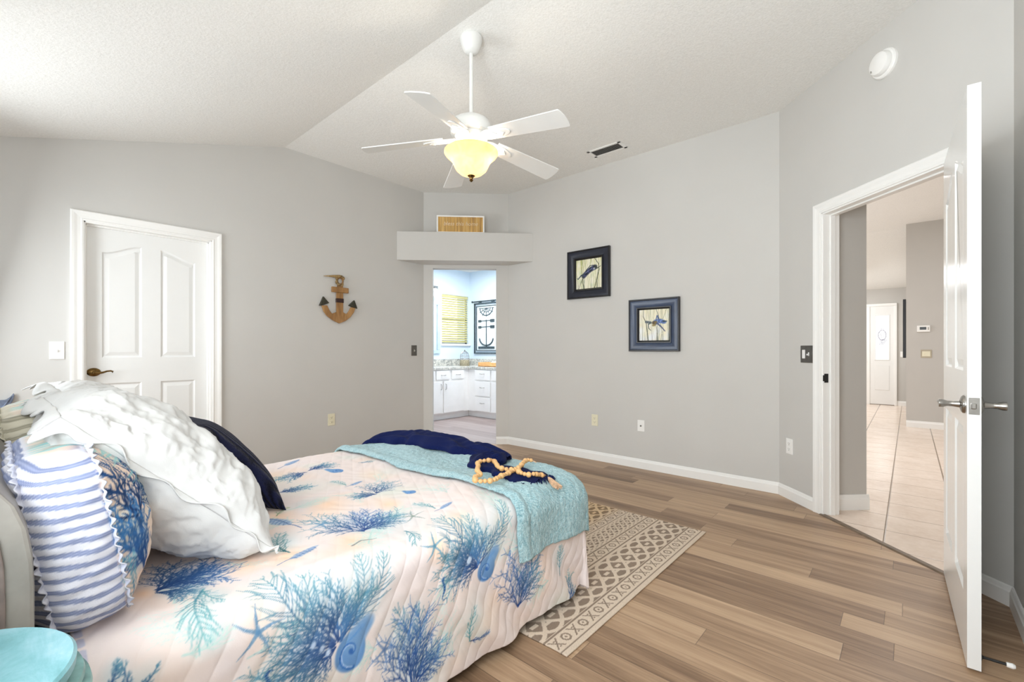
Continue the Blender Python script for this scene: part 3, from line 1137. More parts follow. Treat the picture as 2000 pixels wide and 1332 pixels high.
def drape(s, t, off=0.0, wave=1.0, flare=0.022):
    """cloth coordinates -> space. s: from the near edge inward (negative hangs down the near side), t: along world Y (beyond YFOOT hangs down the foot)"""
    s = np.asarray(s, float)
    t = np.asarray(t, float)
    Wd = XN - XF
    rc = 0.085                                           # edge rounding
    dn = np.maximum(0, rc - s)                           # cloth length past the start of the near rounding
    df = np.maximum(0, s - (Wd - rc))
    dt = np.maximum(0, t - (YFOOT - rc))
    # distance past the rounding, corner cut round
    dx = np.where(dn > 0, dn, df)
    D = np.maximum(dx, dt) + 0.16 * np.minimum(dx, dt)
    phi = np.arctan2(dt, dx)
    q = np.minimum(D / (rc * PI / 2), 1.0) * PI / 2
    out = rc * np.sin(q)
    drop = rc * (1 - np.cos(q)) + np.maximum(0, D - rc * PI / 2)
    hang = np.maximum(0, D - rc * PI / 2)
    # outward flare and soft hanging folds
    per = np.where(dn > 0, t * 1.0, 0) + s * 1.0
    wv = hang * (0.030 * np.sin(per * 17 + 1.0) + 0.018 * np.sin(per * 31 + 2.2)) * wave
    cor = np.minimum(dx, dt) > 0
    wv = np.where(cor, hang * (-0.16 * np.sin(phi * 2) + 0.10 * np.sin(phi * 6 + 0.3)) * wave, wv)
    out = out + hang * flare + wv
    ox = np.where(dx > 0, np.cos(phi), 0)
    oy = np.where(dt > 0, np.sin(phi), 0)
    sg = np.where(dn > 0, 1.0, -1.0)
    bx = np.clip(XN - s, XF + rc, XN - rc)
    by = np.minimum(t, YFOOT - rc)
    X = bx + sg * ox * (out + off * np.sin(q))
    Y = by + oy * (out + off * np.sin(q))
    Z = BZ - drop + off * np.cos(q)
    # the top sags a little towards the foot corner and is softly uneven
    top = np.clip(1 - D / 0.1, 0, 1)
    Z = Z + top * (0.005 * np.sin(s * 9 + t * 4) + 0.004 * np.sin(t * 11 - s * 5 + 1.7))
    cornerness = np.clip((t - 1.30) / 0.55, 0, 1) ** 2 * np.clip((0.55 - s) / 0.55, 0, 1) ** 2
    Z = Z - 0.050 * cornerness * np.clip(1 - D / 0.45, 0, 1)
    Z = np.maximum(Z, 0.022)
    return np.stack([X, Y, Z], -1)


def px2st(x, y):
    """photograph pixel -> cloth coordinates"""
    p = pz(x, y, BZ)
    if p[0] < XN - 0.01:
        return (XN - p[0], p[1])
    q = pX(x, y, XN + 0.006)
    return (-(BZ - q[2]), q[1])


rng = random.Random(7)
cv = Canvas(-0.62, 1.90, -0.25, 2.35, 0.0016, (232, 219, 215))
nr = np.random.RandomState(3)
for i in range(260):
    c = (nr.uniform(-0.6, 1.9), nr.uniform(-0.2, 2.3))
    r = nr.uniform(0.05, 0.15)
    pk = ((246, 212, 186), (210, 224, 212), (230, 222, 230), (242, 214, 192))[i % 4]
    cv.blob(c, r, r * nr.uniform(0.5, 1), nr.uniform(0, 3), pk, 0.36 if i % 4 != 2 else 0.2, 0.95)
for x, y, r in ((540, 1010, .10), (690, 1055, .10), (900, 1012, .10), (520, 935, .12), (640, 990, .12), (760, 985, .08), (560, 1085, .09), (980, 1010, .06), (480, 1100, .09), (860, 1050, .06), (280, 1160, .05)):
    cv.blob(px2st(x, y), r, r * 0.75, 0.4, (246, 206, 172), 0.7, 0.95)
# pale background corals
for i in range(46):
    c = (nr.uniform(-0.45, 1.5), nr.uniform(0.0, 2.1))
    a = nr.uniform(0, 2 * PI)
    L = nr.uniform(0.08, 0.16)
    fn = coral if i % 2 else frond
    kw = dict(c0=(176, 212, 208), c1=(206, 228, 222), alpha=0.6)
    if fn is coral: kw.update(n=4, spread=0.5, wd=0.0030)
    fn(cv, c, (c[0] + math.cos(a) * L, c[1] + math.sin(a) * L), rng, **kw)


def wash(bx, by, tx, ty, c):
    p, q_ = px2st(bx, by), px2st(tx, ty)
    L = math.hypot(q_[0] - p[0], q_[1] - p[1])
    cv.blob((p[0] * 0.45 + q_[0] * 0.55, p[1] * 0.45 + q_[1] * 0.55), L * 0.62, L * 0.42, math.atan2(q_[1] - p[1], q_[0] - p[0]), c, 0.36, 0.9)


def C(bx, by, tx, ty, **k):
    wash(bx, by, tx, ty, (150, 178, 208))
    coral(cv, px2st(bx, by), px2st(tx, ty), rng, **k)
def FR(bx, by, tx, ty, **k):
    wash(bx, by, tx, ty, (182, 208, 214))
    frond(cv, px2st(bx, by), px2st(tx, ty), rng, **k)


PT = (112, 162, 172)
# pale under-layers, then the strong motifs read off the photograph
for q in ((340, 1180, 400, 1110), (360, 1250, 470, 1190), (720, 1060, 790, 990), (560, 1000, 640, 975), (1000, 1010, 940, 960)):
    FR(*q, c0=(176, 212, 206), c1=(198, 224, 214), alpha=0.8)
# large group with shell, front centre
FR(655, 1225, 509, 1132, c1=PT, wide=0.42); FR(655, 1225, 590, 1122, c1=PT, wide=0.36)
FR(662, 1222, 697, 1081, c1=PT, wide=0.3); FR(664, 1222, 748, 1068, c1=PT, wide=0.3); FR(668, 1224, 742, 1120, c1=PT, wide=0.32)
C(655, 1230, 553, 1238, spread=0.55, n=6); C(660, 1226, 641, 1125, spread=0.30, n=4); C(665, 1226, 700, 1135, spread=0.4, n=4, c0=BLUE)
C(652, 1234, 520, 1290, spread=0.35, n=4); C(655, 1236, 575, 1312, spread=0.3, n=3)
nautilus(cv, px2st(684, 1246), px2st(722, 1190), rng)
for x, y in ((628, 1238), (612, 1232), (640, 1246)):
    cv.blob(px2st(x, y), 0.011, 0.008, 0.5, (206, 220, 238), 0.8, 0.5)
# group near the foot corner
FR(934, 1082, 853, 1008, c1=PT, wide=0.4); FR(936, 1080, 910, 1003, c1=PT, wide=0.34); FR(938, 1080, 972, 976, c1=PT, wide=0.26); FR(940, 1082, 990, 1000, c1=PT, wide=0.3)
C(934, 1085, 880, 1058, spread=0.55, n=6); C(936, 1083, 930, 1020, spread=0.45, n=5, c0=BLUE); C(934, 1088, 870, 1105, spread=0.4, n=4)
nautilus(cv, px2st(951, 1092), px2st(970, 1056), rng)
cv.blob(px2st(918, 1074), 0.015, 0.012, 0.3, (206, 222, 240), 0.9, 0.3)
seahorse(cv, px2st(864, 1142), px2st(866, 1108), rng)
# front right coral bush
FR(795, 1325, 772, 1162, c1=TEALC, wide=0.24); FR(800, 1320, 814, 1158, c1=TEALC, wide=0.24); FR(800, 1322, 876, 1222, c1=(96, 170, 196), wide=0.28)
C(797, 1322, 805, 1195, spread=0.5, n=7, c1=BLUE); C(800, 1318, 860, 1240, spread=0.3, n=4, c1=BLUE)
starfish(cv, px2st(752, 1245), 0.075, rng, (100, 130, 176))
C(1014, 1168, 1018, 1066, spread=0.55, n=7, c1=BLUE); C(1016, 1162, 1045, 1090, spread=0.35, n=4, c1=TEALC)
FR(918, 1231, 926, 1160, c0=(66, 140, 150), c1=PT, wide=0.34); FR(920, 1231, 950, 1206, c1=BLUE, wide=0.3)
FR(1092, 1106, 1094, 1046, c0=(60, 128, 150), c1=PT, wide=0.3); C(1105, 1150, 1120, 1110, n=3, c1=PT)
# on the top of the bed
C(711, 1036, 626, 1018, spread=0.35, n=5); C(711, 1034, 768, 1003, spread=0.35, n=5); C(712, 1034, 705, 1000, spread=0.3, n=3, c1=BLUE)
conch(cv, px2st(541, 1104), px2st(622, 1066), rng); FR(563, 1076, 516, 1050, c0=(52, 110, 120), c1=PT, wide=0.4); FR(566, 1078, 548, 1040, c0=(52, 110, 120), c1=PT, wide=0.34)
C(735, 966, 688, 972, spread=0.45, n=5); C(735, 964, 757, 942, spread=0.4, n=4); nautilus(cv, px2st(802, 963), px2st(790, 960), rng)
conch(cv, px2st(849, 997), px2st(884, 982), rng); FR(850, 992, 806, 984, c0=(80, 140, 150), c1=PT, wide=0.34)
conch(cv, px2st(674, 951), px2st(708, 937), rng); FR(676, 948, 646, 940, c0=(90, 150, 150), c1=PT)
C(600, 924, 549, 936, spread=0.4, n=5); C(602, 922, 646, 910, spread=0.35, n=5); nautilus(cv, px2st(657, 921), px2st(640, 919), rng)
conch(cv, px2st(543, 917), px2st(586, 898), rng)
C(540, 962, 510, 966, spread=0.5, n=4); C(542, 961, 600, 952, spread=0.3, n=5)
conch(cv, px2st(588, 1031), px2st(512, 1014), rng); FR(540, 1010, 566, 994, c0=(130, 150, 110), c1=(176, 190, 150))
FR(790, 1032, 812, 1050, c0=(60, 130, 150), c1=PT, wide=0.5); FR(700, 905, 730, 900, c1=PT)
starfish(cv, px2st(855, 1046), 0.075, rng, (98, 150, 176)); starfish(cv, px2st(506, 1207), 0.085, rng, (96, 140, 178)); starfish(cv, px2st(806, 1005), 0.075, rng, (140, 156, 150)); starfish(cv, px2st(628, 1026), 0.07, rng); starfish(cv, px2st(880, 935), 0.06, rng)
cv.poly([px2st(688, 1066), px2st(705, 1055), px2st(735, 1048)], 0.008, 0.003, (120, 128, 130), 0.8)
# beside the pillows
C(304, 1152, 425, 1108, spread=0.45, n=8, c0=(28, 62, 116), c1=(60, 104, 160), wd=0.0052); C(306, 1156, 372, 1096, spread=0.4, n=6, c0=(28, 62, 116), c1=(60, 104, 160))
C(306, 1158, 400, 1150, spread=0.3, n=4, c0=(28, 62, 116), c1=TEALC)
FR(396, 1150, 408, 1232, c0=(52, 110, 132), c1=(132, 190, 192), wide=0.36); FR(396, 1150, 440, 1172, c0=(90, 150, 160), c1=PT, wide=0.34)
FR(238, 1336, 315, 1262, c0=NAVY, c1=TEALC, wide=0.22); FR(240, 1340, 232, 1272, c0=NAVY, c1=TEALC, wide=0.3); FR(200, 1325, 228, 1270, c0=NAVY, c1=TEALC, wide=0.26)
seahorse(cv, px2st(518, 1330), px2st(524, 1284), rng)
FR(1110, 975, 1120, 1000, c1=BLUE)
# plaid strip of the turned hem along the head end
for i in range(24):
    sv = -0.44 + i * 0.040
    cv.line((sv, 0.105), (sv + 0.02, 0.105), 0.014, 0.014, (150, 160, 196), 0.5)


def build_quilt():
    Wd = XN - XF
    s = np.concatenate([np.arange(-0.455, 0.62, 0.0026), np.arange(0.62, Wd, 0.0046), np.linspace(Wd, Wd + 0.44, 24)])
    t = np.concatenate([np.arange(0.095, 1.78, 0.0030), np.arange(1.78, YFOOT + 0.45, 0.0045)])
    Sg, Tg = np.meshgrid(s, t, indexing='ij')
    P = drape(Sg, Tg)
    # stitched diamonds: puffs between the seams
    u = (Tg - Sg * 0.55) / 0.058
    v = (Tg + Sg * 0.55) / 0.058
    puff = np.abs(np.sin(PI * u)) ** 0.35 * (0.62 + 0.38 * np.abs(np.sin(PI * v)) ** 0.35)
    seam = 1 - np.minimum(np.abs(np.sin(PI * u)), 1) ** 0.25
    gu = np.gradient(P, axis=0)
    gv = np.gradient(P, axis=1)
    N = np.cross(gu, gv)
    N /= np.linalg.norm(N, axis=-1, keepdims=True) + 1e-9
    mid = N[len(s) // 2, len(t) // 2]
    if mid[2] < 0:
        N = -N
    ruck = 0.0022 * np.sin(Sg * 61 + 3 * np.sin(Tg * 23)) * np.sin(Tg * 53 + 2 * np.sin(Sg * 31))
    amp = np.where(Sg < 0.05, 1.0, 0.55)
    P = P + N * ((0.0026 * puff - 0.0006 * seam) * amp + ruck * 0.5)[..., None]
    return gridmesh('quilt', P, vcol('printed_quilt', 0.85, 0.15, 500), colors=cv.sample(Sg, Tg))


q = build_quilt()
tag(q, 'white quilt printed with blue coral, shells and starfish over the bed', 'quilt')
md = q.modifiers.new('thickness', 'SOLIDIFY')
md.thickness = 0.006
md.offset = -1


def build_throw():
    s = np.linspace(-0.185, 1.46, 330)
    t = np.linspace(1.305, YFOOT + 0.16, 190)
    Sg, Tg = np.meshgrid(s, t, indexing='ij')
    rnd = np.random.RandomState(5)
    wob = 0.012 * np.sin(Sg * 7) + 0.006 * np.sin(Sg * 23)
    edge = np.clip((Tg - 1.305) / 0.10, 0, 1)
    off = 0.010 + 0.010 * np.sin(np.clip((Tg - 1.305) / 0.06, 0, 1) * PI) + 0.004 * np.sin(Sg * 19 + Tg * 9) * edge + 0.006 * np.sin(Sg * 8 - Tg * 21) * edge
    T2 = Tg + wob * (1 - edge)
    P = drape(Sg, T2, off=off, wave=0.9, flare=0.04)
    P[..., 2] += 0.0
    rough = np.array([mnoise.noise(Vector((float(a) * 55, float(c) * 55, 0))) for a, c in zip(Sg.ravel(), Tg.ravel())]).reshape(Sg.shape)
    P[..., 2] += 0.0035 * rough
    P[..., 0] += 0.0025 * rough
    o = gridmesh('throw_blanket', P, MT['throw'])
    md = o.modifiers.new('thickness', 'SOLIDIFY')
    md.thickness = 0.011
    md.offset = 1
    return tag(o, 'light teal knitted throw blanket across the foot of the bed', 'blanket')


build_throw()


# navy scarf bunched on the throw
def smooth_path(pts, n):
    pts = np.array(pts, float)
    d = np.r_[0, np.cumsum(np.linalg.norm(np.diff(pts, axis=0), axis=1))]
    m = len(pts)
    tt = np.linspace(0, d[-1], n)
    # Catmull-Rom through the points
    out = []
    for x in tt:
        i = min(m - 2, int(np.searchsorted(d, x, 'right')) - 1)
        u = (x - d[i]) / (d[i + 1] - d[i])
        p0, p1, p2, p3 = pts[max(0, i - 1)], pts[i], pts[i + 1], pts[min(m - 1, i + 2)]
        out.append(0.5 * ((2 * p1) + (-p0 + p2) * u + (2 * p0 - 5 * p1 + 4 * p2 - p3) * u * u + (-p0 + 3 * p1 - 3 * p2 + p3) * u ** 3))
    return np.array(out)


def top_z(x, y):
    return float(drape(np.array(XN - x), np.array(y), off=0.024)[2])


def bunch(path, width, height, n, m, seed):
    C_ = smooth_path(path, n)
    P = np.zeros((n, m, 3))
    for i in range(n):
        t = C_[min(i + 1, n - 1)] - C_[max(i - 1, 0)]
        t = t[:2] / (np.linalg.norm(t[:2]) + 1e-9)
        nrm = np.array([-t[1], t[0]])
        u = i / (n - 1)
        wd = np.interp(u, np.linspace(0, 1, len(width)), width)
        ht = np.interp(u, np.linspace(0, 1, len(height)), height)
        for k in range(m):
            a = 2 * PI * k / m
            ca, sa = math.cos(a), math.sin(a)
            x = ca * wd
            f = 0.5 + 0.5 * math.sin(ca * 7 + u * 9 + seed + 1.8 * math.sin(u * 17))
            f2 = 0.5 + 0.5 * math.sin(ca * 15 - u * 31 + 2 * seed)
            z = (max(sa, 0) ** 0.5) * ht * (0.55 + 0.42 * f + 0.12 * f2) if sa > 0 else 0.0
            x += 0.012 * math.sin(u * 40 + seed) * abs(ca)
            px, py = C_[i][0] + nrm[0] * x, C_[i][1] + nrm[1] * x
            zz = top_z(px, py) if sa > 0 else top_z(px, py)
            P[i, k] = (px, py, zz + z + (0.001 if sa > 0 else -0.001))
    return P


scarf = empty('scarf', (-1.9, 1.68, BZ + 0.02))
tag(scarf, 'navy blue fringed scarf bunched over the teal throw', 'scarf')
invs = Matrix.Translation((1.9, -1.68, -BZ - 0.02))
Pa = bunch([(-2.60, 1.47), (-2.44, 1.60), (-2.25, 1.70), (-2.02, 1.70), (-1.82, 1.715), (-1.68, 1.735), (-1.56, 1.69)],
           [0.03, 0.085, 0.13, 0.13, 0.11, 0.085, 0.05], [0.02, 0.045, 0.062, 0.062, 0.058, 0.05, 0.025], 130, 64, 0.4)
Pb = bunch([(-1.60, 1.74), (-1.58, 1.68), (-1.60, 1.60), (-1.54, 1.545), (-1.46, 1.530), (-1.37, 1.525), (-1.28, 1.535), (-1.20, 1.555)],
           [0.03, 0.07, 0.075, 0.06, 0.062, 0.082, 0.095, 0.09], [0.03, 0.05, 0.045, 0.028, 0.024, 0.024, 0.020, 0.010], 110, 48, 2.2)
for P in (Pa, Pb):
    o = gridmesh('scarf_fold', P + np.array(invs.translation), MT['scarf'], scarf, closed=True)
b = MB()
rg = random.Random(4)
for i in range(46):
    u = i / 45
    x = -1.205 + 0.008 * math.sin(i)
    y = 1.475 + 0.16 * u
    pts = []
    dx = rg.uniform(0.015, 0.032)
    dy = -0.035 * (1 - u) + rg.uniform(-0.01, 0.01)
    for k in range(4):
        px, py = x + dx * k / 3, y + dy * k / 3
        pts.append((px, py, top_z(px, py) + 0.004))
    b.tube(pts, [0.0022, 0.0022, 0.002, 0.0012], 5)
for i in range(40):
    u = i / 39
    x = -1.38 + 0.18 * u
    y = 1.462 + 0.005 * math.sin(i * 1.7)
    pts = []
    for k in range(4):
        px, py = x + rg.uniform(-0.003, 0.006), y - rg.uniform(0.006, 0.011) * k
        pts.append((px, py, top_z(px, py) + 0.004))
    b.tube(pts, [0.0022, 0.0022, 0.002, 0.0012], 5)
b.build('fringe', MT['scarf'], scarf, M=invs)['label'] = 'navy thread fringe along the scarf end'

# wooden bead garland with a jute tassel
gar = empty('bead_garland', (-1.40, 1.55, BZ + 0.05))
tag(gar, 'pale wooden bead garland with jute tassel looped on the navy scarf', 'garland')
invg = Matrix.Translation((1.40, -1.55, -BZ - 0.05))
gpx = [(1047, 903), (1040, 900), (1029, 899), (1021, 905), (1016, 912), (1008, 916), (994, 917), (983, 916), (974, 913), (969, 906), (963, 900), (954, 899.5), (944, 900.5), (934, 903), (934, 911), (932, 918),
       (938, 926), (929, 931), (927, 937), (937, 940), (948, 940), (960, 939), (970, 935), (979, 930), (989, 926), (998, 921.5), (1007, 918), (1018, 924), (1031, 927.5), (1043, 926), (1055, 928), (1064, 930.5)]


def on_scarf(x, y):
    z = BZ + 0.055
    for _ in range(3):
        p = pz(x, y, z)
        z = top_z(p[0], p[1]) + (0.030 if p[0] < -1.2 else 0.022)
        for PP in (Pa, Pb):
            dd = np.hypot(PP[..., 0] - p[0], PP[..., 1] - p[1])
            near = PP[..., 2][dd < 0.016]
            if len(near):
                z = max(z, float(near.max()) + 0.008)
    return pz(x, y, z)


gp = smooth_path([on_scarf(*q) for q in gpx], 400)
gd = np.r_[0, np.cumsum(np.linalg.norm(np.diff(gp, axis=0), axis=1))]
b = MB().tube([tuple(p) for p in gp[::5]], 0.0022, 6)
b.build('cord', MT['jute'], gar, M=invg)
pos = 0.03
bead0 = None
k = 0
beads = []
while pos < gd[-1] - 0.01 and k < 90:
    r = (0.0095, 0.0095, 0.0125, 0.0095, 0.0110, 0.0095, 0.0135)[k % 7]
    pos += r
    i = min(len(gp) - 1, int(np.searchsorted(gd, pos)))
    if pos < gd[-1]:
        p = gp[i]
        if bead0 is None:
            mb = MB()
            mb.sphere((0, 0, 0), 1.0, 14, (1, 1, 0.94))
            bead0 = mb.build('bead', MT['bead'], gar, smooth=True)
            bd = bead0
        else:
            bd = bead0.copy()
            COL.objects.link(bd)
            bd.parent = gar
        bd.location = (p[0] + 1.40, p[1] - 1.55, p[2] - BZ - 0.05 + 0.001)
        bd.scale = (r, r, r)
        bd.rotation_euler = (rg.uniform(0, 3), rg.uniform(0, 3), 0)
    pos += r
    k += 1
b = MB()
t0, t1 = np.array(on_scarf(1064, 930.5)), np.array(on_scarf(1092, 952))
ax = (t1 - t0)
for i in range(60):
    a = rg.uniform(0, 2 * PI)
    rr = rg.random() ** 0.5
    lat = np.cross(ax, (0, 0, 1)); lat = lat / np.linalg.norm(lat)
    e = t0 + ax * rg.uniform(0.9, 1.05) + lat * 0.022 * rr * math.cos(a) + np.array((0, 0, 0.008 * rr * math.sin(a)))
    m_ = t0 + ax * 0.35 + lat * 0.010 * rr * math.cos(a) + np.array((0, 0, 0.008 * rr * math.sin(a) + 0.004))
    b.tube([tuple(t0), tuple(m_), tuple(e)], [0.0028, 0.0022, 0.0016], 5)
b.sphere(tuple(t0 + ax * 0.12), 0.0085, 10)
b.build('tassel', MT['jute'], gar, M=invg)['label'] = 'pinkish jute tassel at one end'


# ------------------------------------------------------------------ pillows
def basis(xa, ya, za):
    M = Matrix.Identity(4)
    for i, v in enumerate((xa, ya, za)):
        v = Vector(v).normalized()
        for k in range(3):
            M[k][i] = v[k]
    return M


def even(pts, n, closed):
    pts = np.array(pts)
    if closed:
        pts = np.vstack([pts, pts[:1]])
    d = np.r_[0, np.cumsum(np.linalg.norm(np.diff(pts, axis=0), axis=1))]
    t = np.linspace(0, d[-1], n, endpoint=not closed)
    return np.stack([np.interp(t, d, pts[:, k]) for k in range(pts.shape[1])], -1)


def superbox(a, bq, c, n, pe=4.0, pxz=5.0):
    """rounded boxed cushion as a closed grid, rings around local y, evenly sampled"""
    th = np.linspace(0, 2 * PI, 2000, endpoint=False)
    sp = lambda f, p: np.sign(f) * np.abs(f) ** (2 / p)
    ring = even(np.stack([sp(np.cos(th), pxz) * a, sp(np.sin(th), pxz) * c], -1), n * 3, True)
    ph = np.linspace(-PI / 2, PI / 2, 2000)
    rm = (a + c) / 2
    prf = even(np.stack([np.abs(np.cos(ph)) ** (2 / pe) * rm, sp(np.sin(ph), pe) * bq], -1), n, False)
    P = np.zeros((n, n * 3, 3))
    for i in range(n):
        f = prf[i, 0] / rm
        P[i, :, 0] = ring[:, 0] * f
        P[i, :, 1] = prf[i, 1]
        P[i, :, 2] = ring[:, 1] * f
    return P


def fnoise(P, sc, fn=None, seed=0.0):
    f = fn or (lambda v: mnoise.noise(v))
    sh = P.shape[:-1]
    return np.array([f(Vector((float(p[0]) * sc + seed, float(p[1]) * sc, float(p[2]) * sc))) for p in P.reshape(-1, 3)]).reshape(sh)


def gnormals(P, closed=True):
    gu = np.gradient(P, axis=0)
    gv = (np.roll(P, -1, 1) - np.roll(P, 1, 1)) if closed else np.gradient(P, axis=1)
    N = np.cross(gu, gv)
    N /= np.linalg.norm(N, axis=-1, keepdims=True) + 1e-9
    c = P.reshape(-1, 3).mean(0)
    if ((P - c) * N).sum() < 0:
        N = -N
    return N


def sham(name, label, M, a, bq, c, stripe, seed, group=None):
    """gusseted sham: striped boxed sides, coral-printed front, ruffled seams"""
    root = empty(name, mat=M)
    tag(root, label, 'pillow', group)
    P = superbox(a, bq, c, 200, 3.4, 6.0)
    L = P.copy()
    # sag and belly
    zz = L[..., 2] / c
    P[..., 1] += bq * 0.8 * (1 - (L[..., 0] / a) ** 2).clip(0) * (1 - zz ** 2).clip(0) * (L[..., 1] / bq)
    P[..., 0] *= 1 - 0.06 * zz ** 2
    N = gnormals(P)
    wr = fnoise(P, 13, None, seed) * 0.007 + fnoise(P * np.array([1, 1, 2.4]), 26, None, seed + 5) * 0.0035
    P = P + N * wr[..., None]
    # colours
    cvp = Canvas(-0.45, 0.45, -0.32, 0.32, 0.0016, (228, 206, 190))
    rp = random.Random(int(seed * 10) + 3)
    nrp = np.random.RandomState(int(seed * 7) + 1)
    for i in range(40):
        cvp.blob((nrp.uniform(-.45, .45), nrp.uniform(-.3, .3)), 0.08, 0.05, nrp.uniform(0, 3), ((236, 200, 178), (200, 214, 206), (224, 220, 224))[i % 3], 0.5, 0.95)
    for i in range(3):
        coral(cvp, (-0.22 + 0.17 * i - 0.05, -0.12 + 0.05 * i), (-0.20 + 0.15 * i, 0.10), rp, c0=(28, 66, 124), c1=(70, 130, 190), n=5, spread=0.5, wd=0.005)
    coral(cvp, (a - 0.085, -0.02), (a - 0.035, 0.165), rp, c0=(16, 42, 88), c1=(34, 76, 130), n=3, spread=0.25, wd=0.0075)
    cvp.blob((a - 0.07, -0.05), 0.05, 0.07, 0.2, (96, 146, 196), 0.7, 0.8)
    coral(cvp, (a - 0.085, -0.11), (a - 0.055, 0.03), rp, c0=(24, 60, 116), c1=(60, 120, 180), n=6, spread=0.5, wd=0.006)
    coral(cvp, (a - 0.09, 0.02), (a - 0.20, 0.09), rp, c0=(20, 48, 96), c1=(60, 100, 150), n=3, spread=0.35, wd=0.005)
    frond(cvp, (a - 0.06, -0.16), (a - 0.03, -0.05), rp, c0=(40, 90, 130), c1=(120, 176, 190), wide=0.4)
    for i in range(5):
        frond(cvp, (nrp.uniform(-.3, .3), c - 0.03), (nrp.uniform(-.3, .3), c - 0.0), rp, c0=(90, 160, 166), c1=(150, 204, 204), wide=0.5)
    front = cvp.sample(L[..., 0], L[..., 2])
    ly = L[..., 1] / bq
    base, s1, s2 = (lin(k_) for k_ in stripe)
    ph = (L[..., 2] + 0.10 * L[..., 1] + 0.012 * np.sin(L[..., 1] * 20 + seed) + 0.004 * fnoise(L, 18, None, seed)) / 0.0235
    fr = ph - np.floor(ph)
    st = np.clip((0.5 - np.abs(fr - 0.5)) * 2, 0, 1)
    mk = np.clip((st - 0.52) / 0.10, 0, 1)
    thin = 0.5 + 0.5 * np.cos(ph * 2 * PI * 4)
    colg = base * (1 - mk[..., None]) + (s1 * (1 - thin[..., None]) + s2 * thin[..., None]) * mk[..., None]
    isfront = np.clip((ly - 0.52) / 0.06, 0, 1)
    inner = np.clip((a * 0.985 - np.abs(L[..., 0])) / 0.01, 0, 1)
    topmask = np.clip((L[..., 2] - c * 0.965) / 0.006, 0, 1) * np.clip((ly + 0.45) / 0.1, 0, 1)
    k_ = np.clip(isfront + topmask, 0, 1)[..., None]
    col = colg * (1 - k_) + front * k_
    gridmesh('cover', P, vcol(name + '_cloth', 0.88, 0.2, 380), root, colors=col, closed=True)
    # ruffled seams around front and back edge of the boxed side
    for side in (0.60, -0.66):
        n = 520
        th0 = np.linspace(0, 2 * PI, 4000, endpoint=False)
        e = 2 / 6.0
        base_ = even(np.stack([np.sign(np.cos(th0)) * np.abs(np.cos(th0)) ** e * a, np.sign(np.sin(th0)) * np.abs(np.sin(th0)) ** e * c], -1), n, True)
        sh_ = (1 - abs(side) ** 3.4) ** (1 / 3.4) * 0.99
        X, Z = base_[:, 0] * sh_, base_[:, 1] * sh_
        X = X * (1 - 0.06 * (Z / c) ** 2)
        th = np.linspace(0, 2 * PI, n, endpoint=False)
        nx_, nz_ = np.gradient(base_[:, 1]), -np.gradient(base_[:, 0])
        ln_ = np.hypot(nx_, nz_) + 1e-9
        nx_, nz_ = nx_ / ln_, nz_ / ln_
        ring = []
        for kk in range(5):
            f = kk / 4
            wv = (0.0035 * np.sin(th * 84 + seed) + 0.002 * np.sin(th * 47)) * f
            wd_ = (0.012 + 0.004 * np.sin(th * 23 + seed) + 0.002 * np.sin(th * 61)) * f
            ring.append(np.stack([X + nx_ * wd_, side * bq + wv + 0.006 * f * np.sign(side), Z + nz_ * wd_], -1))
        Pq = np.array(ring)
        cc = np.zeros(Pq.shape)
        al = (0.5 + 0.5 * np.sin(th * 84 + seed + 1.0))[None, :, None] * np.ones((5, 1, 1))
        cc[:] = base * (1 - al * 0.45) + s1 * al * 0.45
        o = gridmesh('ruffle', Pq, vcol(name + '_ruffle', 0.9), root, colors=cc, closed=True)
        md = o.modifiers.new('t', 'SOLIDIFY')
        md.thickness = 0.002
    return root


BLUES = ((212, 212, 221), (118, 128, 162), (150, 158, 186))
LIGHT_TINTED = ((196, 190, 172), (140, 136, 120), (168, 162, 144))  # same kind of sham, grey-green cast of the light put into its stripe colours
sham('striped_pillow', 'plump pillow with blue striped sides and coral printed front, nearest the side table', Matrix.Translation((-1.475, 0.105, 0.725)) @ basis((1, 0, 0), (0, 0.985, 0.17), (0, -0.17, 0.985)),
     0.285, 0.082, 0.185, BLUES, 1.3)
sham('striped_pillow', 'striped pillow coloured beige-olive as the light tints it, propped behind the white pillow by the headboard', Matrix.Translation((-2.13, 0.085, 0.768)) @ basis((1, 0, 0), (0, 0.985, 0.17), (0, -0.17, 0.985)),
     0.30, 0.080, 0.175, LIGHT_TINTED, 4.1)


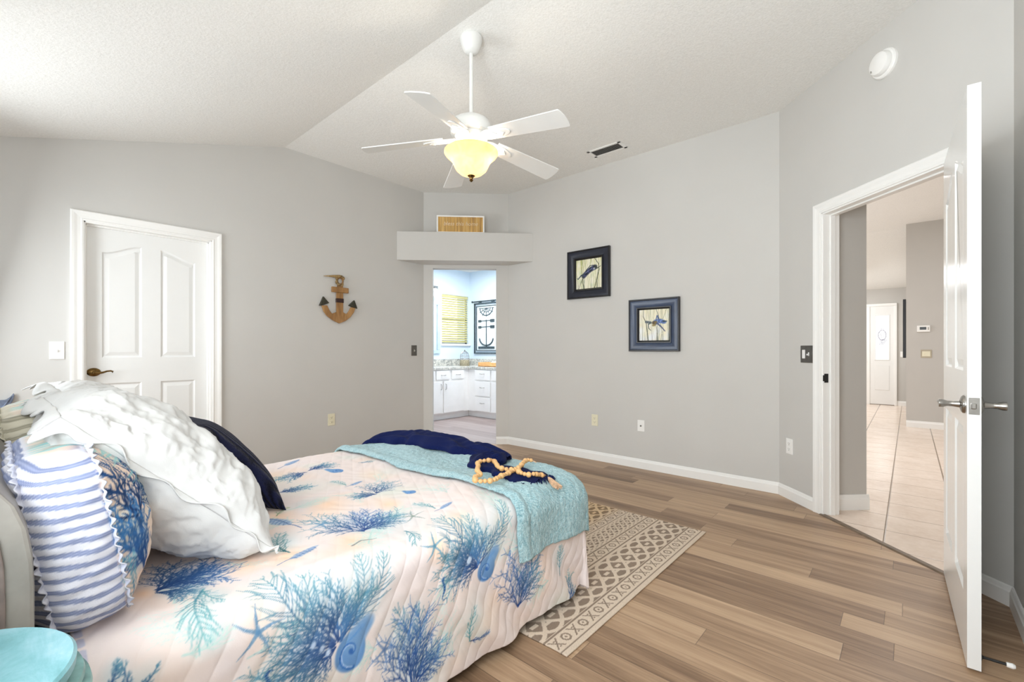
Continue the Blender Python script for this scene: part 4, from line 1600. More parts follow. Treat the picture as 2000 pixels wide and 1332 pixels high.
def pillow(name, label, M, a, bq, c, mat, seed, wrinkle=1.0, flange=None, pinch=0.10, p=2.6, cat='pillow', ridge=False):
    root = empty(name, mat=M)
    tag(root, label, cat)
    n = 150
    u = np.sin(np.linspace(-1, 1, n) * PI / 2)
    U, V = np.meshgrid(u, u, indexing='ij')
    h = ((1 - np.abs(U) ** p) * (1 - np.abs(V) ** p)).clip(0) ** 0.55
    X = a * U * (1 - pinch * (1 - np.abs(U)) * 0 - pinch * (1 - V ** 2) * np.abs(U) ** 3 * 0.6)
    Z = c * V * (1 - pinch * (1 - U ** 2) * np.abs(V) ** 3 * 0.6)
    parts = []
    for sg in (1, -1):
        P = np.stack([X, sg * bq * h, Z], -1)
        ed = np.clip(h * 3.5, 0, 1)
        d = fnoise(P, 7, None, seed) * 0.016 + fnoise(P, 17, None, seed + 3) * 0.007
        rd = fnoise(P, 9, lambda v: mnoise.ridged_multi_fractal(v, 0.9, 2.1, 3, 1.0, 2.0), seed + 9) if ridge else 0
        if ridge:
            # sharp crumples, strongest towards the seam
            rd2 = fnoise(P * np.array([1.0, 1.0, 1.7]), 17, lambda v: mnoise.ridged_multi_fractal(v, 0.8, 2.2, 3, 1.0, 2.0), seed + 19)
            near = np.clip(np.maximum(np.abs(U), np.abs(V)), 0, 1) ** 2
            d = d + (rd - 1.0) * 0.011 + (rd2 - 1.0) * (0.001 + 0.006 * near)
        P[..., 1] += sg * d * ed * wrinkle
        P[..., 0] += fnoise(P, 11, None, seed + 7) * 0.008 * wrinkle
        P[..., 2] += fnoise(P, 10, None, seed + 8) * 0.008 * wrinkle
        parts.append(P)
    A, B = parts
    # weld the rims
    for sl in ((0, slice(None)), (-1, slice(None)), (slice(None), 0), (slice(None), -1)):
        mrg = (A[sl] + B[sl]) / 2
        A[sl] = mrg
        B[sl] = mrg
    G = np.concatenate([A, B[::-1][1:-1]], 0)
    G = np.swapaxes(G, 0, 1)
    o = gridmesh('cover', G, mat, root, closed=True)
    if flange:
        w0, wt = flange
        rim = [A[i, 0] for i in range(0, n, 2)] + [A[-1, j] for j in range(0, n, 2)] + [A[i, -1] for i in range(n - 1, -1, -2)] + [A[0, j] for j in range(n - 1, -1, -2)]
        rim = np.array(rim)
        m = len(rim)
        rows = []
        for kk in range(6):
            f = kk / 5
            row = []
            for i, r_ in enumerate(rim):
                d = np.array([r_[0] / a, 0, r_[2] / c])
                d = np.sign(d) * np.abs(d) ** 3
                d /= np.linalg.norm(d) + 1e-9
                top = max(0, r_[2] / c) ** 4
                wv = (w0 + (wt - w0) * top) * (1 + 0.25 * math.sin(i * 0.37 + seed))
                wob = f * 0.012 * math.sin(i * 0.55 + seed * 2) + f * 0.010 * math.sin(i * 0.23 + seed) + f * f * 0.05 * -top
                row.append(r_ + d * wv * f + np.array([0, wob, 0]))
            rows.append(row)
        o = gridmesh('flange', np.array(rows), mat, root, closed=True)
        md = o.modifiers.new('t', 'SOLIDIFY')
        md.thickness = 0.003
    return root


k45 = math.sqrt(0.5)
pillow('white_pillow', 'big crumpled white linen pillow leaning in front of the striped pillows', Matrix.Translation((-1.69, 0.300, 0.765)) @ basis((-1, 0, 0), (0, 0.70, 0.71), (0, -0.71, 0.70)),
       0.36, 0.155, 0.300, MT['white_linen'], 2.0, 1.0, (0.009, 0.014), ridge=True)
pillow('white_pillow', 'second white ruffled pillow half hidden behind the big crumpled one', Matrix.Translation((-2.32, 0.345, 0.772)) @ basis((-1, 0, 0), (0, 0.70, 0.71), (0, -0.71, 0.70)),
       0.34, 0.120, 0.300, MT['white_linen'], 6.0, 1.0, (0.014, 0.040), ridge=True)
pillow('knit_cushion', 'dark navy ribbed knit cushion leaning on the white pillows', Matrix.Translation((-1.90, 0.535, 0.712)) @ basis((-1, 0, 0), (0, 0.76, 0.65), (0, -0.65, 0.76)),
       0.225, 0.085, 0.225, MT['knitnavy'], 9.0, 0.25, None, p=2.6, pinch=0.3, cat='cushion')

# ------------------------------------------------------------------ round side table
tz, tx, ty, tr = 0.67, -0.953, -0.085, 0.163
tb = empty('side_table', (tx, ty, 0))
tag(tb, 'round distressed teal side table at the bottom left corner by the bed', 'table')
b = MB().lathe([(0.0, tz - 0.022), (tr - 0.004, tz - 0.022), (tr, tz - 0.018), (tr + 0.001, tz - 0.004), (tr - 0.003, tz), (0.0, tz)], 72)
b.build('tabletop', MT['teal'], tb, smooth=True, auto=35)
b = MB().lathe([(0.0, tz - 0.0225), (tr - 0.006, tz - 0.0225), (tr - 0.004, tz - 0.026), (tr + 0.008, tz - 0.030), (tr + 0.010, tz - 0.036), (tr + 0.006, tz - 0.041), (tr + 0.007, tz - 0.044), (tr + 0.016, tz - 0.047), (tr + 0.018, tz - 0.056), (tr + 0.010, tz - 0.068), (tr - 0.01, tz - 0.080), (0.0, tz - 0.082)], 72)
b.build('moulded_rim', MT['tealdark'], tb, smooth=True, auto=35)['label'] = 'grey-green worn moulded rim under the top'
b = MB().lathe([(0.03, tz - 0.083), (0.035, 0.45), (0.055, 0.35), (0.04, 0.22), (0.05, 0.12), (0.05, 0.07)], 32)
b.build('pedestal', MT['tealdark'], tb, smooth=True)
b = MB().lathe([(0.0, 0.0), (0.155, 0.0), (0.155, 0.02), (0.13, 0.04), (0.06, 0.06), (0.05, 0.072), (0.0, 0.072)], 48)
b.build('base', MT['tealdark'], tb, smooth=True, auto=40)

# ------------------------------------------------------------------ woven rug
RX0, RX1, RY0, RY1 = -0.930, -2.98, 1.358, 2.848


def build_rug():
    q = np.concatenate([np.arange(0, 1.05, 0.0030), np.arange(1.05, RX0 - RX1, 0.012)])
    p = np.arange(RY0, RY1 + 0.001, 0.0035)
    Q, Pp = np.meshgrid(q, p, indexing='ij')
    L = RY1 - RY0
    pu = Pp - RY0
    light, dark = lin((222, 204, 184)), lin((150, 132, 116))
    m = np.ones(Q.shape)                   # 1 = light yarn

    def lines(qs, wd):
        for c in qs:
            m[np.abs(Q - c) < wd / 2] = 0

    def xoxo(q0, q1):
        band = (Q >= q0) & (Q < q1)
        v = (Q - q0) / (q1 - q0) * 2 - 1
        per = 0.122
        u = (pu / per) % 1.0
        uo = (u * 2) % 1.0 * 2 - 1
        isx = u < 0.5
        d_o = np.maximum(np.abs(uo) * 0.95, np.abs(v)) * 0.55 + (np.abs(uo) + np.abs(v)) * 0.38
        O = ((d_o < 0.72) & (d_o > 0.46)) | (d_o < 0.16)
        X = (np.abs(np.abs(uo) - np.abs(v) * 0.9) < 0.15) | ((np.abs(np.abs(uo) - 0.05) < 0.12) & (np.abs(v) > 0.45)) & (np.abs(v) < 0.62)
        g = np.where(isx, X & (np.abs(v) < 0.9) & (np.abs(uo) < 0.95), O)
        m[band] = np.where(g, 0.0, 1.0)[band]

    def lattice(q0, q1, per, ropes, cell):
        band = (Q >= q0) & (Q < q1)
        v = (Q - q0) / (q1 - q0) * 2 - 1
        ph = pu / per * 2 * PI
        lo = np.zeros(Q.shape, bool)
        for k in range(ropes):
            f = 0.92 * np.sin(ph + 2 * PI * k / ropes)
            sl = np.abs(np.cos(ph + 2 * PI * k / ropes)) * 2 * PI / per * (q1 - q0) / 2
            lo |= np.abs(v - f) * (q1 - q0) / 2 / np.sqrt(1 + sl ** 2) < cell
        # little light blocks inside the openings
        g = lo.copy()
        uu = (pu / per * ropes)
        for k in range(-3, 4):
            cvv = k * 0.31
            blk = (np.abs(((uu + 0.5 * (k % 2)) % 1.0) - 0.5) < 0.17) & (np.abs(v - cvv) < 0.095) & (np.abs(v) < 0.80)
            g |= blk
        m[band] = np.where(g, 1.0, 0.0)[band]

    lines((0.026, 0.106), 0.008)
    xoxo(0.036, 0.098)
    lattice(0.112, 0.282, 0.46, 4, 0.0085)
    lines((0.300, 0.372), 0.007)
    xoxo(0.308, 0.366)
    lattice(0.382, 0.500, 0.34, 6, 0.0055)
    lines((0.514, 0.586), 0.007)
    xoxo(0.522, 0.580)
    lattice(0.598, 0.768, 0.46, 4, 0.0085)
    lines((0.786, 0.858), 0.007)
    xoxo(0.794, 0.852)
    lattice(0.868, 0.986, 0.34, 6, 0.0055)
    wv = 0.5 + 0.5 * np.sin(Q * 2 * PI / 0.009) * np.sin(Pp * 2 * PI / 0.0105)
    nn = np.random.RandomState(2).rand(*Q.shape)
    tone = np.random.RandomState(8).rand(40)
    col = dark * (1 - m[..., None]) + light * m[..., None]
    col = col * (0.86 + 0.14 * wv + 0.14 * (nn - 0.5))[..., None]
    tanmask = np.clip((Q - 0.55) / 0.1, 0, 1)[..., None]
    col = col * (1 - tanmask) + col * np.array([1.0, 0.90, 0.72]) * tanmask
    Z = 0.006 + 0.0012 * wv + 0.0010 * m + 0.003 * np.sin(Q * 9 + Pp * 4) ** 2 * np.exp(-((pu) / 0.05) ** 2)
    P = np.stack([RX0 - Q, Pp + 0.003 * np.sin(Q * 22) * np.exp(-pu / 0.1), Z], -1)
    o = gridmesh('rug', P, vcol('flatwoven_rug', 0.95), colors=col)
    md = o.modifiers.new('thickness', 'SOLIDIFY')
    md.thickness = 0.0058
    md.offset = 1 if False else -1
    return tag(o, 'beige and taupe patterned flatweave rug under the foot of the bed', 'rug')


build_rug()


# ------------------------------------------------------------------ switches, sockets and small wall fittings
def wallthing(name, label, cat, fm, x, z, group=None):
    r = empty(name, mat=fm @ Matrix.Translation((x, 0, z)))
    return tag(r, label, cat, group)


def plate(root, w_, h_, mat, t=0.006, name='plate'):
    b = MB().box(-w_ / 2, w_ / 2, -t, 0.0, -h_ / 2, h_ / 2, 0.0025)
    return b.build(name, mat, root)


def toggle(root, x, mat):
    b = MB().box(x - 0.0055, x + 0.0055, -0.0075, -0.005, -0.013, 0.013, 0.0008)
    b.box(x - 0.0042, x + 0.0042, -0.020, -0.006, -0.009, 0.003, 0.0015)
    return b.build('toggle', mat, root)


def rocker(root, x, mat, h_=0.066, w_=0.033):
    b = MB().box(x - w_ / 2, x + w_ / 2, -0.010, -0.005, -h_ / 2, h_ / 2, 0.002)
    return b.build('rocker', mat, root)


def outlet(label, fm, x, z, mat, cat='outlet'):
    r = wallthing('wall_outlet', label, cat, fm, x, z)
    plate(r, 0.072, 0.116, mat)
    for dz in (0.020, -0.020):
        b = MB().box(-0.0165, 0.0165, -0.0085, -0.005, dz - 0.014, dz + 0.014, 0.003)
        so = b.build('socket', mat, r)
        b = MB().box(-0.0075, -0.0055, -0.0088, -0.0060, dz - 0.001, dz + 0.008)
        b.box(0.0055, 0.0075, -0.0088, -0.0060, dz - 0.001, dz + 0.007)
        b.box(-0.0025, 0.0025, -0.0088, -0.0060, dz - 0.010, dz - 0.005)
        b.build('slot', MT['slot'], so)
    return r


r = wallthing('light_switch', 'white toggle light switch left of the closet door', 'light switch', FL, 0.258, 1.113)
plate(r, 0.072, 0.118, MT['plastic']); toggle(r, 0, MT['plastic'])
r = wallthing('light_switch', 'small pewter switch plate beside the bathroom doorway', 'light switch', FL, 3.158, 1.110)
plate(r, 0.074, 0.120, MT['pewter']); toggle(r, 0, MT['ventgrey'])
r = wallthing('light_switch', 'pewter double switch plate left of the open bedroom door', 'light switch', FD, 0.300, 1.086)
plate(r, 0.118, 0.122, MT['pewter']); rocker(r, -0.024, MT['plastic'], 0.062, 0.028)
toggle(r, 0.024, MT['plastic'])
outlet('ivory wall outlet on the left wall below the wooden anchor', FL, 2.168, 0.430, MT['ivory'])
outlet('ivory wall outlet low under the upper framed picture', FP, -2.397, 0.404, MT['ivory'])
r = wallthing('cable_outlet', 'white cable plate low under the lower framed picture', 'outlet', FP, -1.897, 0.402)
plate(r, 0.070, 0.106, MT['plastic'])
b = MB().lathe([(0.007, 0), (0.007, 0.010), (0.0, 0.010)], 12, Matrix.Rotation(R(90), 4, 'X') @ Matrix.Translation((0, 0, 0.004)))
b.build('connector', MT['pewter'], r)
outlet('white wall outlet low beside the open doorway casing', FD, 0.122, 0.394, MT['plastic'])

r = wallthing('smoke_detector', 'round white smoke detector high above the open doorway', 'smoke detector', FD, 0.926, 2.750)
MX = Matrix.Rotation(R(90), 4, 'X')
b = MB().lathe([(0.0, 0), (0.079, 0), (0.079, 0.012), (0.074, 0.018), (0.062, 0.020)], 48, MX)
b.build('base', MT['plastic'], r, smooth=True, auto=35)
b = MB().lathe([(0.062, 0.016), (0.064, 0.022), (0.064, 0.034), (0.058, 0.048), (0.040, 0.056), (0.0, 0.058)], 48, MX)
b.build('cover', MT['plastic'], r, smooth=True, auto=35)
b = MB().lathe([(0.0, 0.0), (0.007, 0.0), (0.007, 0.004), (0.0, 0.004)], 16, Matrix.Translation((-0.036, -0.051, -0.028)) @ MX)
b.build('test_button', MT['ventgrey'], r)

# ceiling air vent
r = empty('air_vent', ((-2.262 - 1.925) / 2, 3.705, ZC))
tag(r, 'white louvered air vent in the ceiling beside the fan', 'vent')
hw, hd = 0.170, 0.080
b = MB()
for bx in ((-hw, hw, -hd, -hd + 0.026), (-hw, hw, hd - 0.026, hd), (-hw, -hw + 0.030, -hd, hd), (hw - 0.030, hw, -hd, hd)):
    b.box(bx[0], bx[1], bx[2], bx[3], -0.006, -0.0002, 0.002)
b.build('frame', MT['plastic'], r)
b = MB().box(-hw + 0.028, hw - 0.028, -hd + 0.024, hd - 0.024, -0.0008, -0.0003)
b.build('duct', MT['ventdark'], r)
for i in range(6):
    y = -hd + 0.034 + i * 0.0185
    b = MB().box(-hw + 0.030, hw - 0.030, -0.0065, 0.0065, -0.0006, 0.0006, M=Matrix.Translation((0, y, -0.0055)) @ Matrix.Rotation(R(28), 4, 'X'))
    b.build('louver', MT['ventgrey'], r)

# ------------------------------------------------------------------ wooden anchor on the left wall
r = wallthing('anchor_ornament', 'brown wooden anchor ornament hanging on the left wall', 'wall ornament', FL, 2.247, 1.380)
az = lambda zx, zy: ((zx - 700) * 0.000487, (1250 - zy) * 0.000445 + (zx - 700) * 0.000028)
body = [az(*q) for q in ((630, 560), (630, 990), (590, 1010), (530, 1030), (480, 960), (430, 850), (320, 850), (360, 980), (430, 1080), (540, 1170), (690, 1250), (830, 1190), (930, 1110), (1010, 1000), (1040, 900), (940, 880), (905, 960), (850, 1040), (800, 1020), (770, 995), (770, 560))]
b = MB().prism(body, -0.026, -0.006, axis='y')
b.build('shank_and_arms', MT['anchorwood'], r, bev=0.004)
b = MB().prism([az(*q) for q in ((655, 380), (630, 560), (770, 560), (760, 380))], -0.028, -0.005, axis='y')
b.build('shank_head', MT['anchorwood'], r, bev=0.003)
b = MB().prism([az(*q) for q in ((525, 430), (525, 552), (880, 572), (880, 455))], -0.034, -0.008, axis='y')
b.build('crossbar', MT['anchorwood'], r, bev=0.004)
b = MB().box(-0.037, 0.037, -0.030, -0.003, az(700, 785)[1], az(700, 692)[1], 0.003)
b.build('band', plain('dark_red_brown_band', (52, 26, 22), 0.6), r)['label'] = 'dark red-brown band around the shank'
fl = plain('dark_iron_fluke', (62, 60, 48), 0.5, 0.3, var=0.2, vs=40)
for tri in (((350, 655), (272, 860), (330, 845), (470, 800)), ((1015, 720), (895, 845), (960, 875), (1085, 915))):
    b = MB().prism([az(*q) for q in tri], -0.030, -0.003, axis='y')
    b.build('fluke', fl, r, bev=0.003)
cx, cz = az(705, 300)
b = MB().tube([(cx + 0.030 * math.cos(a), -0.018, cz + 0.033 * math.sin(a)) for a in np.linspace(0, 2 * PI, 28, endpoint=False)], 0.009, 10, closed=True)
b.build('ring', MT['anchorwood'], r, smooth=True)
ra = MB()
pts = []
for i in range(60):
    u = i / 59
    a = 0.6 + u * 5.2
    pts.append((cx + 0.045 * math.cos(a) * (1 - 0.25 * u), -0.022 - 0.010 * math.sin(u * 30), cz + 0.044 * math.sin(a)))
ra.tube(pts, 0.011, 8)
e0 = (cx - 0.012, -0.024, cz + 0.044)
e1 = (az(360, 200)[0], -0.014, az(360, 205)[1])
ra.tube([(cx + 0.02, -0.024, cz + 0.048), e0, ((e0[0] * 2 + e1[0]) / 3, -0.022, (e0[2] * 2 + e1[2]) / 3), ((e0[0] + 2 * e1[0]) / 3, -0.018, (e0[2] + 2 * e1[2]) / 3), e1], [0.010, 0.016, 0.013, 0.007, 0.002], 10)
ra.build('rope', plain('weathered_rope', (142, 118, 78), 0.9, var=0.3, vs=70, bump=0.6, bs=120), r, smooth=True)['label'] = 'knotted rope through the anchor ring'


# ------------------------------------------------------------------ framed pictures
def framed(label, x0, x1, z0, z1, mat, art, marg):
    r = wallthing('framed_picture', label, 'picture', FP, (x0 + x1) / 2, (z0 + z1) / 2, None)
    hw, hh = (x1 - x0) / 2, (z1 - z0) / 2

    def ring(ins, y):
        a, c = hw - ins, hh - ins
        return [(-a, y, -c), (a, y, -c), (a, y, c), (-a, y, c)]
    b = MB().loops([ring(*q) for q in ((0.0, -0.001), (0.0, -0.030), (0.004, -0.034), (0.012, -0.034), (0.016, -0.029))], cap=False)
    b.build('outer_moulding', MT['black'], r)
    b = MB().loops([ring(*q) for q in ((0.016, -0.029), (0.028, -0.030), (0.050, -0.025), (marg - 0.024, -0.018))], cap=False)
    b.build('frame', mat, r, smooth=True, auto=20)
    b = MB().loops([ring(*q) for q in ((marg - 0.024, -0.018), (marg - 0.022, -0.024), (marg - 0.014, -0.024), (marg - 0.006, -0.014), (marg, -0.008))], cap=False)
    b.build('inner_lip', MT['black'], r)
    aw, ah = hw - marg + 0.002, hh - marg + 0.002
    xs = np.linspace(-aw, aw, 150)
    zs = np.linspace(-ah, ah, 150)
    Xg, Zg = np.meshgrid(xs, zs, indexing='ij')
    cvp = Canvas(-0.2, 0.2, -0.2, 0.2, 0.0011, (236, 232, 208))
    art(cvp, aw, ah)
    gridmesh('artwork', np.stack([Xg, np.full(Xg.shape, -0.0075), Zg], -1), vcol('art_print_%d' % int(abs(x0 * 10)), 0.4), r, colors=cvp.sample(Xg, Zg))
    return r


def grasses(cv, aw, ah, rg, n, cols, bottom=-1.0):
    for i in range(n):
        x = rg.uniform(-aw, aw)
        z0 = -ah if bottom < 0 else ah
        hgt = rg.uniform(0.5, 1.9) * ah
        bend = rg.uniform(-0.05, 0.05)
        pts = [(x + bend * (k / 6) ** 2, z0 + (1 if bottom < 0 else -1) * hgt * k / 6) for k in range(7)]
        cv.poly(pts, rg.uniform(0.003, 0.007), 0.001, cols[i % len(cols)], 0.75)


def art_turtle(cv, aw, ah):
    rg = random.Random(11)
    for i in range(30):
        cv.blob((rg.uniform(-aw, aw), rg.uniform(-ah, ah)), 0.05, 0.03, rg.uniform(0, 3), ((224, 220, 180), (242, 240, 226), (206, 214, 180))[i % 3], 0.6, 0.9)
    grasses(cv, aw, ah, rg, 26, ((178, 178, 96), (204, 204, 140), (150, 160, 96)), 1)
    grasses(cv, aw, ah, rg, 16, ((104, 112, 74), (164, 168, 110), (70, 84, 74)))
    cv.poly([(0.07, ah), (0.115, 0.09), (0.125, 0.03), (0.10, -0.05), (0.07, -ah)], 0.006, 0.008, (66, 74, 50), 0.9)
    cv.poly([(-0.12, -ah), (-0.08, -0.06), (-0.04, -0.01)], 0.005, 0.006, (60, 66, 60), 0.9)
    cv.poly([(-0.05, -ah), (-0.075, -0.08), (-0.06, -0.02)], 0.007, 0.004, (66, 72, 60), 0.9)
    for k in range(9):
        t = k / 8
        cv.blob((-0.055 + 0.13 * t, -0.005 + 0.075 * t - 0.05 * (t - .5) ** 2), 0.034, 0.030, 0.5, ((44, 50, 66), (70, 76, 120), (34, 40, 52))[k % 3], 0.85, 0.35)
    cv.poly([(-0.055, 0.0), (-0.09, -0.012), (-0.125, -0.045), (-0.14, -0.035)], 0.018, 0.006, (62, 76, 84), 0.9)
    cv.poly([(0.075, 0.06), (0.10, 0.045), (0.14, 0.065)], 0.014, 0.005, (58, 66, 52), 0.9)
    cv.poly([(-0.03, 0.035), (0.02, 0.082), (0.075, 0.080)], 0.008, 0.006, (40, 50, 52), 0.9)
    cv.line((-0.04, 0.01), (0.04, 0.05), 0.006, 0.004, (150, 158, 200), 0.8)
    cv.blob((0.065, 0.045), 0.016, 0.014, 0, (172, 176, 190), 0.9, 0.4)


def art_crab(cv, aw, ah):
    rg = random.Random(5)
    for i in range(30):
        cv.blob((rg.uniform(-aw, aw), rg.uniform(-ah, ah)), 0.05, 0.04, rg.uniform(0, 3), ((246, 236, 206), (238, 238, 232), (232, 222, 196))[i % 3], 0.6, 0.9)
    for i in range(12):
        cv.blob((rg.uniform(-aw, aw), rg.uniform(-ah, -ah * .3)), 0.04, 0.05, 0, (236, 240, 246), 0.7, 0.9)
    grasses(cv, aw, ah, rg, 18, ((196, 198, 160), (214, 206, 176), (170, 176, 150)), 1)
    grasses(cv, aw, ah, rg, 24, ((120, 128, 118), (168, 170, 150), (92, 100, 96), (150, 146, 140)))
    cv.poly([(-0.10, ah), (-0.105, 0.08), (-0.075, 0.02), (-0.055, -ah)], 0.004, 0.010, (96, 102, 88), 0.9)
    cv.poly([(0.02, ah), (0.045, 0.08), (0.05, 0.05)], 0.004, 0.008, (110, 116, 112), 0.9)
    cv.poly([(0.12, ah), (0.10, 0.09), (0.085, 0.05)], 0.004, 0.004, (150, 150, 120), 0.9)
    for k in range(10):
        t = k / 9
        cv.blob((0.012 + 0.085 * t, 0.022 + 0.012 * math.sin(t * PI)), 0.026, 0.030 - 0.012 * t, 0.1, ((86, 112, 170), (134, 160, 214), (60, 80, 130))[k % 3], 0.85, 0.4)
    for k in range(5):
        cv.blob((-0.005 + 0.006 * k, 0.020), 0.022, 0.020, 0, ((80, 70, 60), (130, 114, 62), (60, 56, 60))[k % 3], 0.8, 0.5)
    cv.blob((0.0, -0.002), 0.024, 0.014, 0.2, (140, 122, 70), 0.9, 0.5)
    for k in range(5):
        cv.blob((-0.075 + 0.010 * k, 0.030 - 0.002 * k), 0.016, 0.014, 0.3, ((76, 86, 92), (110, 120, 126))[k % 2], 0.9, 0.4)
    cv.poly([(-0.03, 0.02), (-0.055, 0.005), (-0.05, -0.03), (-0.03, -0.05)], 0.012, 0.006, (90, 104, 100), 0.9)
    cv.poly([(0.03, 0.015), (0.07, -0.02), (0.105, -0.06)], 0.016, 0.008, (84, 92, 122), 0.95)
    cv.poly([(0.09, 0.03), (0.125, 0.03)], 0.018, 0.006, (60, 78, 90), 0.95)
    cv.poly([(0.02, 0.05), (0.03, 0.085), (0.045, 0.05)], 0.008, 0.010, (70, 92, 140), 0.95)


framed('black framed picture of a sea creature in green grasses, upper of two', -2.716, -2.218, 1.648, 2.147, MT['darkframe'], art_turtle, 0.100)
framed('glossy navy framed picture of a blue crab, lower of the two', -2.011, -1.526, 1.104, 1.590, MT['navyframe'], art_crab, 0.100)

# ------------------------------------------------------------------ slatted sign on the ledge
CS = 7.285
dsg = lambda x: (FW + RT * (x - 1000) / F)
def pE(x, y, c):
    d = dsg(x)
    Z = c / (d[1] - d[0])
    return (d[0] * Z, d[1] * Z, CZ + (HZ - y) * Z / F)
sa, sb = pE(853, 420.5, CS), pE(946, 422.5, CS)
SWd = math.hypot(sb[0] - sa[0], sb[1] - sa[1])
SHt = (sa[2] + sb[2]) / 2 - 2.438
r = empty('wall_sign', mat=fmat(((sa[0] + sb[0]) / 2, (sa[1] + sb[1]) / 2, 2.438), 45))
tag(r, 'honey wood slat sign in a white frame on the ledge above the bathroom doorway', 'sign')
b = MB()
for bx in ((-SWd / 2, SWd / 2, 0.0, 0.016), (-SWd / 2, SWd / 2, SHt - 0.016, SHt), (-SWd / 2, -SWd / 2 + 0.016, 0.016, SHt - 0.016), (SWd / 2 - 0.016, SWd / 2, 0.016, SHt - 0.016)):
    b.box(bx[0], bx[1], -0.012, 0.016, bx[2], bx[3], 0.002)
b.build('frame', MT['plastic'], r)
b = MB()
nsl = 14
for i in range(nsl):
    x0 = -SWd / 2 + 0.016 + (SWd - 0.032) * i / nsl
    b.box(x0 + 0.0008, x0 + (SWd - 0.032) / nsl - 0.0008, -0.003 - 0.002 * (i % 3 == 0), 0.010, 0.016, SHt - 0.016)
b.build('slats', MT['signwood'], r)
cu = bpy.data.curves.new('lettering', 'FONT')
cu.body = 'bless this home'
cu.size = 0.062
cu.align_x = 'CENTER'
cu.extrude = 0.0008
cu.shear = 0.25
to = bpy.data.objects.new('lettering', cu)
COL.objects.link(to)
cu.materials.append(plain('faded_white_lettering', (226, 208, 176), 0.7))
to.parent = r
to.location = (0, -0.0065, SHt * 0.5 - 0.012)
to.rotation_euler = (PI / 2, 0, 0)
bpy.context.view_layer.update()
tm = bpy.data.meshes.new_from_object(to.evaluated_get(bpy.context.evaluated_depsgraph_get()))
tl = to.matrix_local.copy()
tmat = cu.materials[0]
bpy.data.objects.remove(to)
bpy.data.curves.remove(cu)
to = link('lettering', tm, None, r)
to.matrix_local = tl

# ------------------------------------------------------------------ ceiling fan
FX, FY = -1.943, 1.845
fan = empty('ceiling_fan', (FX, FY, ZC))
tag(fan, 'white five blade ceiling fan with lit amber glass bowl', 'ceiling fan')
z_ = lambda z: z - ZC
b = MB().lathe([(0.0, 0.0), (0.060, 0.0), (0.066, -0.008), (0.066, -0.020), (0.058, -0.052), (0.046, -0.082), (0.036, -0.094), (0.020, -0.100), (0.012, -0.100)], 40)
b.build('canopy', MT['fanwhite'], fan, smooth=True, auto=40)
b = MB().lathe([(0.0115, -0.098), (0.0115, z_(2.495))], 20, cap=False)
b.build('downrod', MT['fanwhite'], fan, smooth=True)
b = MB().lathe([(0.012, z_(2.502)), (0.030, z_(2.500)), (0.036, z_(2.490)), (0.075, z_(2.482)), (0.108, z_(2.462)), (0.121, z_(2.435)), (0.124, z_(2.405)), (0.120, z_(2.388)), (0.100, z_(2.380)), (0.0, z_(2.380))], 48)
b.build('motor_housing', MT['fanwhite'], fan, smooth=True, auto=40)
b = MB().lathe([(0.0, z_(2.380)), (0.096, z_(2.379)), (0.098, z_(2.366)), (0.080, z_(2.340)), (0.052, z_(2.322)), (0.0, z_(2.320))], 48)
for i in range(30):
    a = 2 * PI * i / 30
    M = Matrix.Rotation(a, 4, 'Z') @ Matrix.Translation((0.080, 0, z_(2.350))) @ Matrix.Rotation(R(52), 4, 'Y')
    b.box(-0.022, 0.022, -0.003, 0.003, -0.002, 0.004, 0.001, M=M)
b.build('ribbed_hub', MT['fanwhite'], fan, smooth=True, auto=40)


def blade(ang):
    M = Matrix.Rotation(R(ang), 4, 'Z')
    drop = math.atan2(0.055, 0.45)
    Mb = M @ Matrix.Translation((0.165, 0, z_(2.352))) @ Matrix.Rotation(drop, 4, 'Y') @ Matrix.Rotation(R(-12), 4, 'X')
    # paddle outline
    pts = []
    L_ = 0.462
    for u in np.linspace(0, 1, 16):
        pts.append((u * L_, -(0.052 + 0.016 * u)))
    for a in np.linspace(-PI / 2, PI / 2, 12)[1:-1]:
        pts.append((L_ + 0.016 * math.cos(a), 0.068 * math.sin(a) if abs(math.sin(a)) > 0.7 else 0.068 * math.sin(a)))
    for u in np.linspace(1, 0, 16):
        pts.append((u * L_, 0.052 + 0.016 * u))
    b = MB().prism(pts, -0.003, 0.003)
    o = b.build('blade', MT['fanwhite'], fan, bev=0.001)
    o.matrix_local = Mb
    # ornate bracket under the blade root
    bo = []
    for u in np.linspace(0, 1, 18):
        wv = 0.016 + 0.030 * math.sin(PI * min(1, u * 1.08)) ** 1.5 + 0.006 * math.sin(u * 3 * PI)
        bo.append((-0.095 + 0.215 * u, wv * (1 if u < 1 else 0.4)))
    poly = [(x, -y) for x, y in bo] + [(x, y) for x, y in bo[::-1]]
    b = MB().prism(poly, -0.010, -0.0035)
    for k in range(3):
        b.tube([(-0.05 + 0.05 * k, -0.026, -0.011), (-0.02 + 0.05 * k, 0, -0.013), (-0.05 + 0.05 * k, 0.026, -0.011)], 0.003, 6)
    o = b.build('blade_bracket', MT['fanwhite'], fan, bev=0.002)
    o.matrix_local = Mb


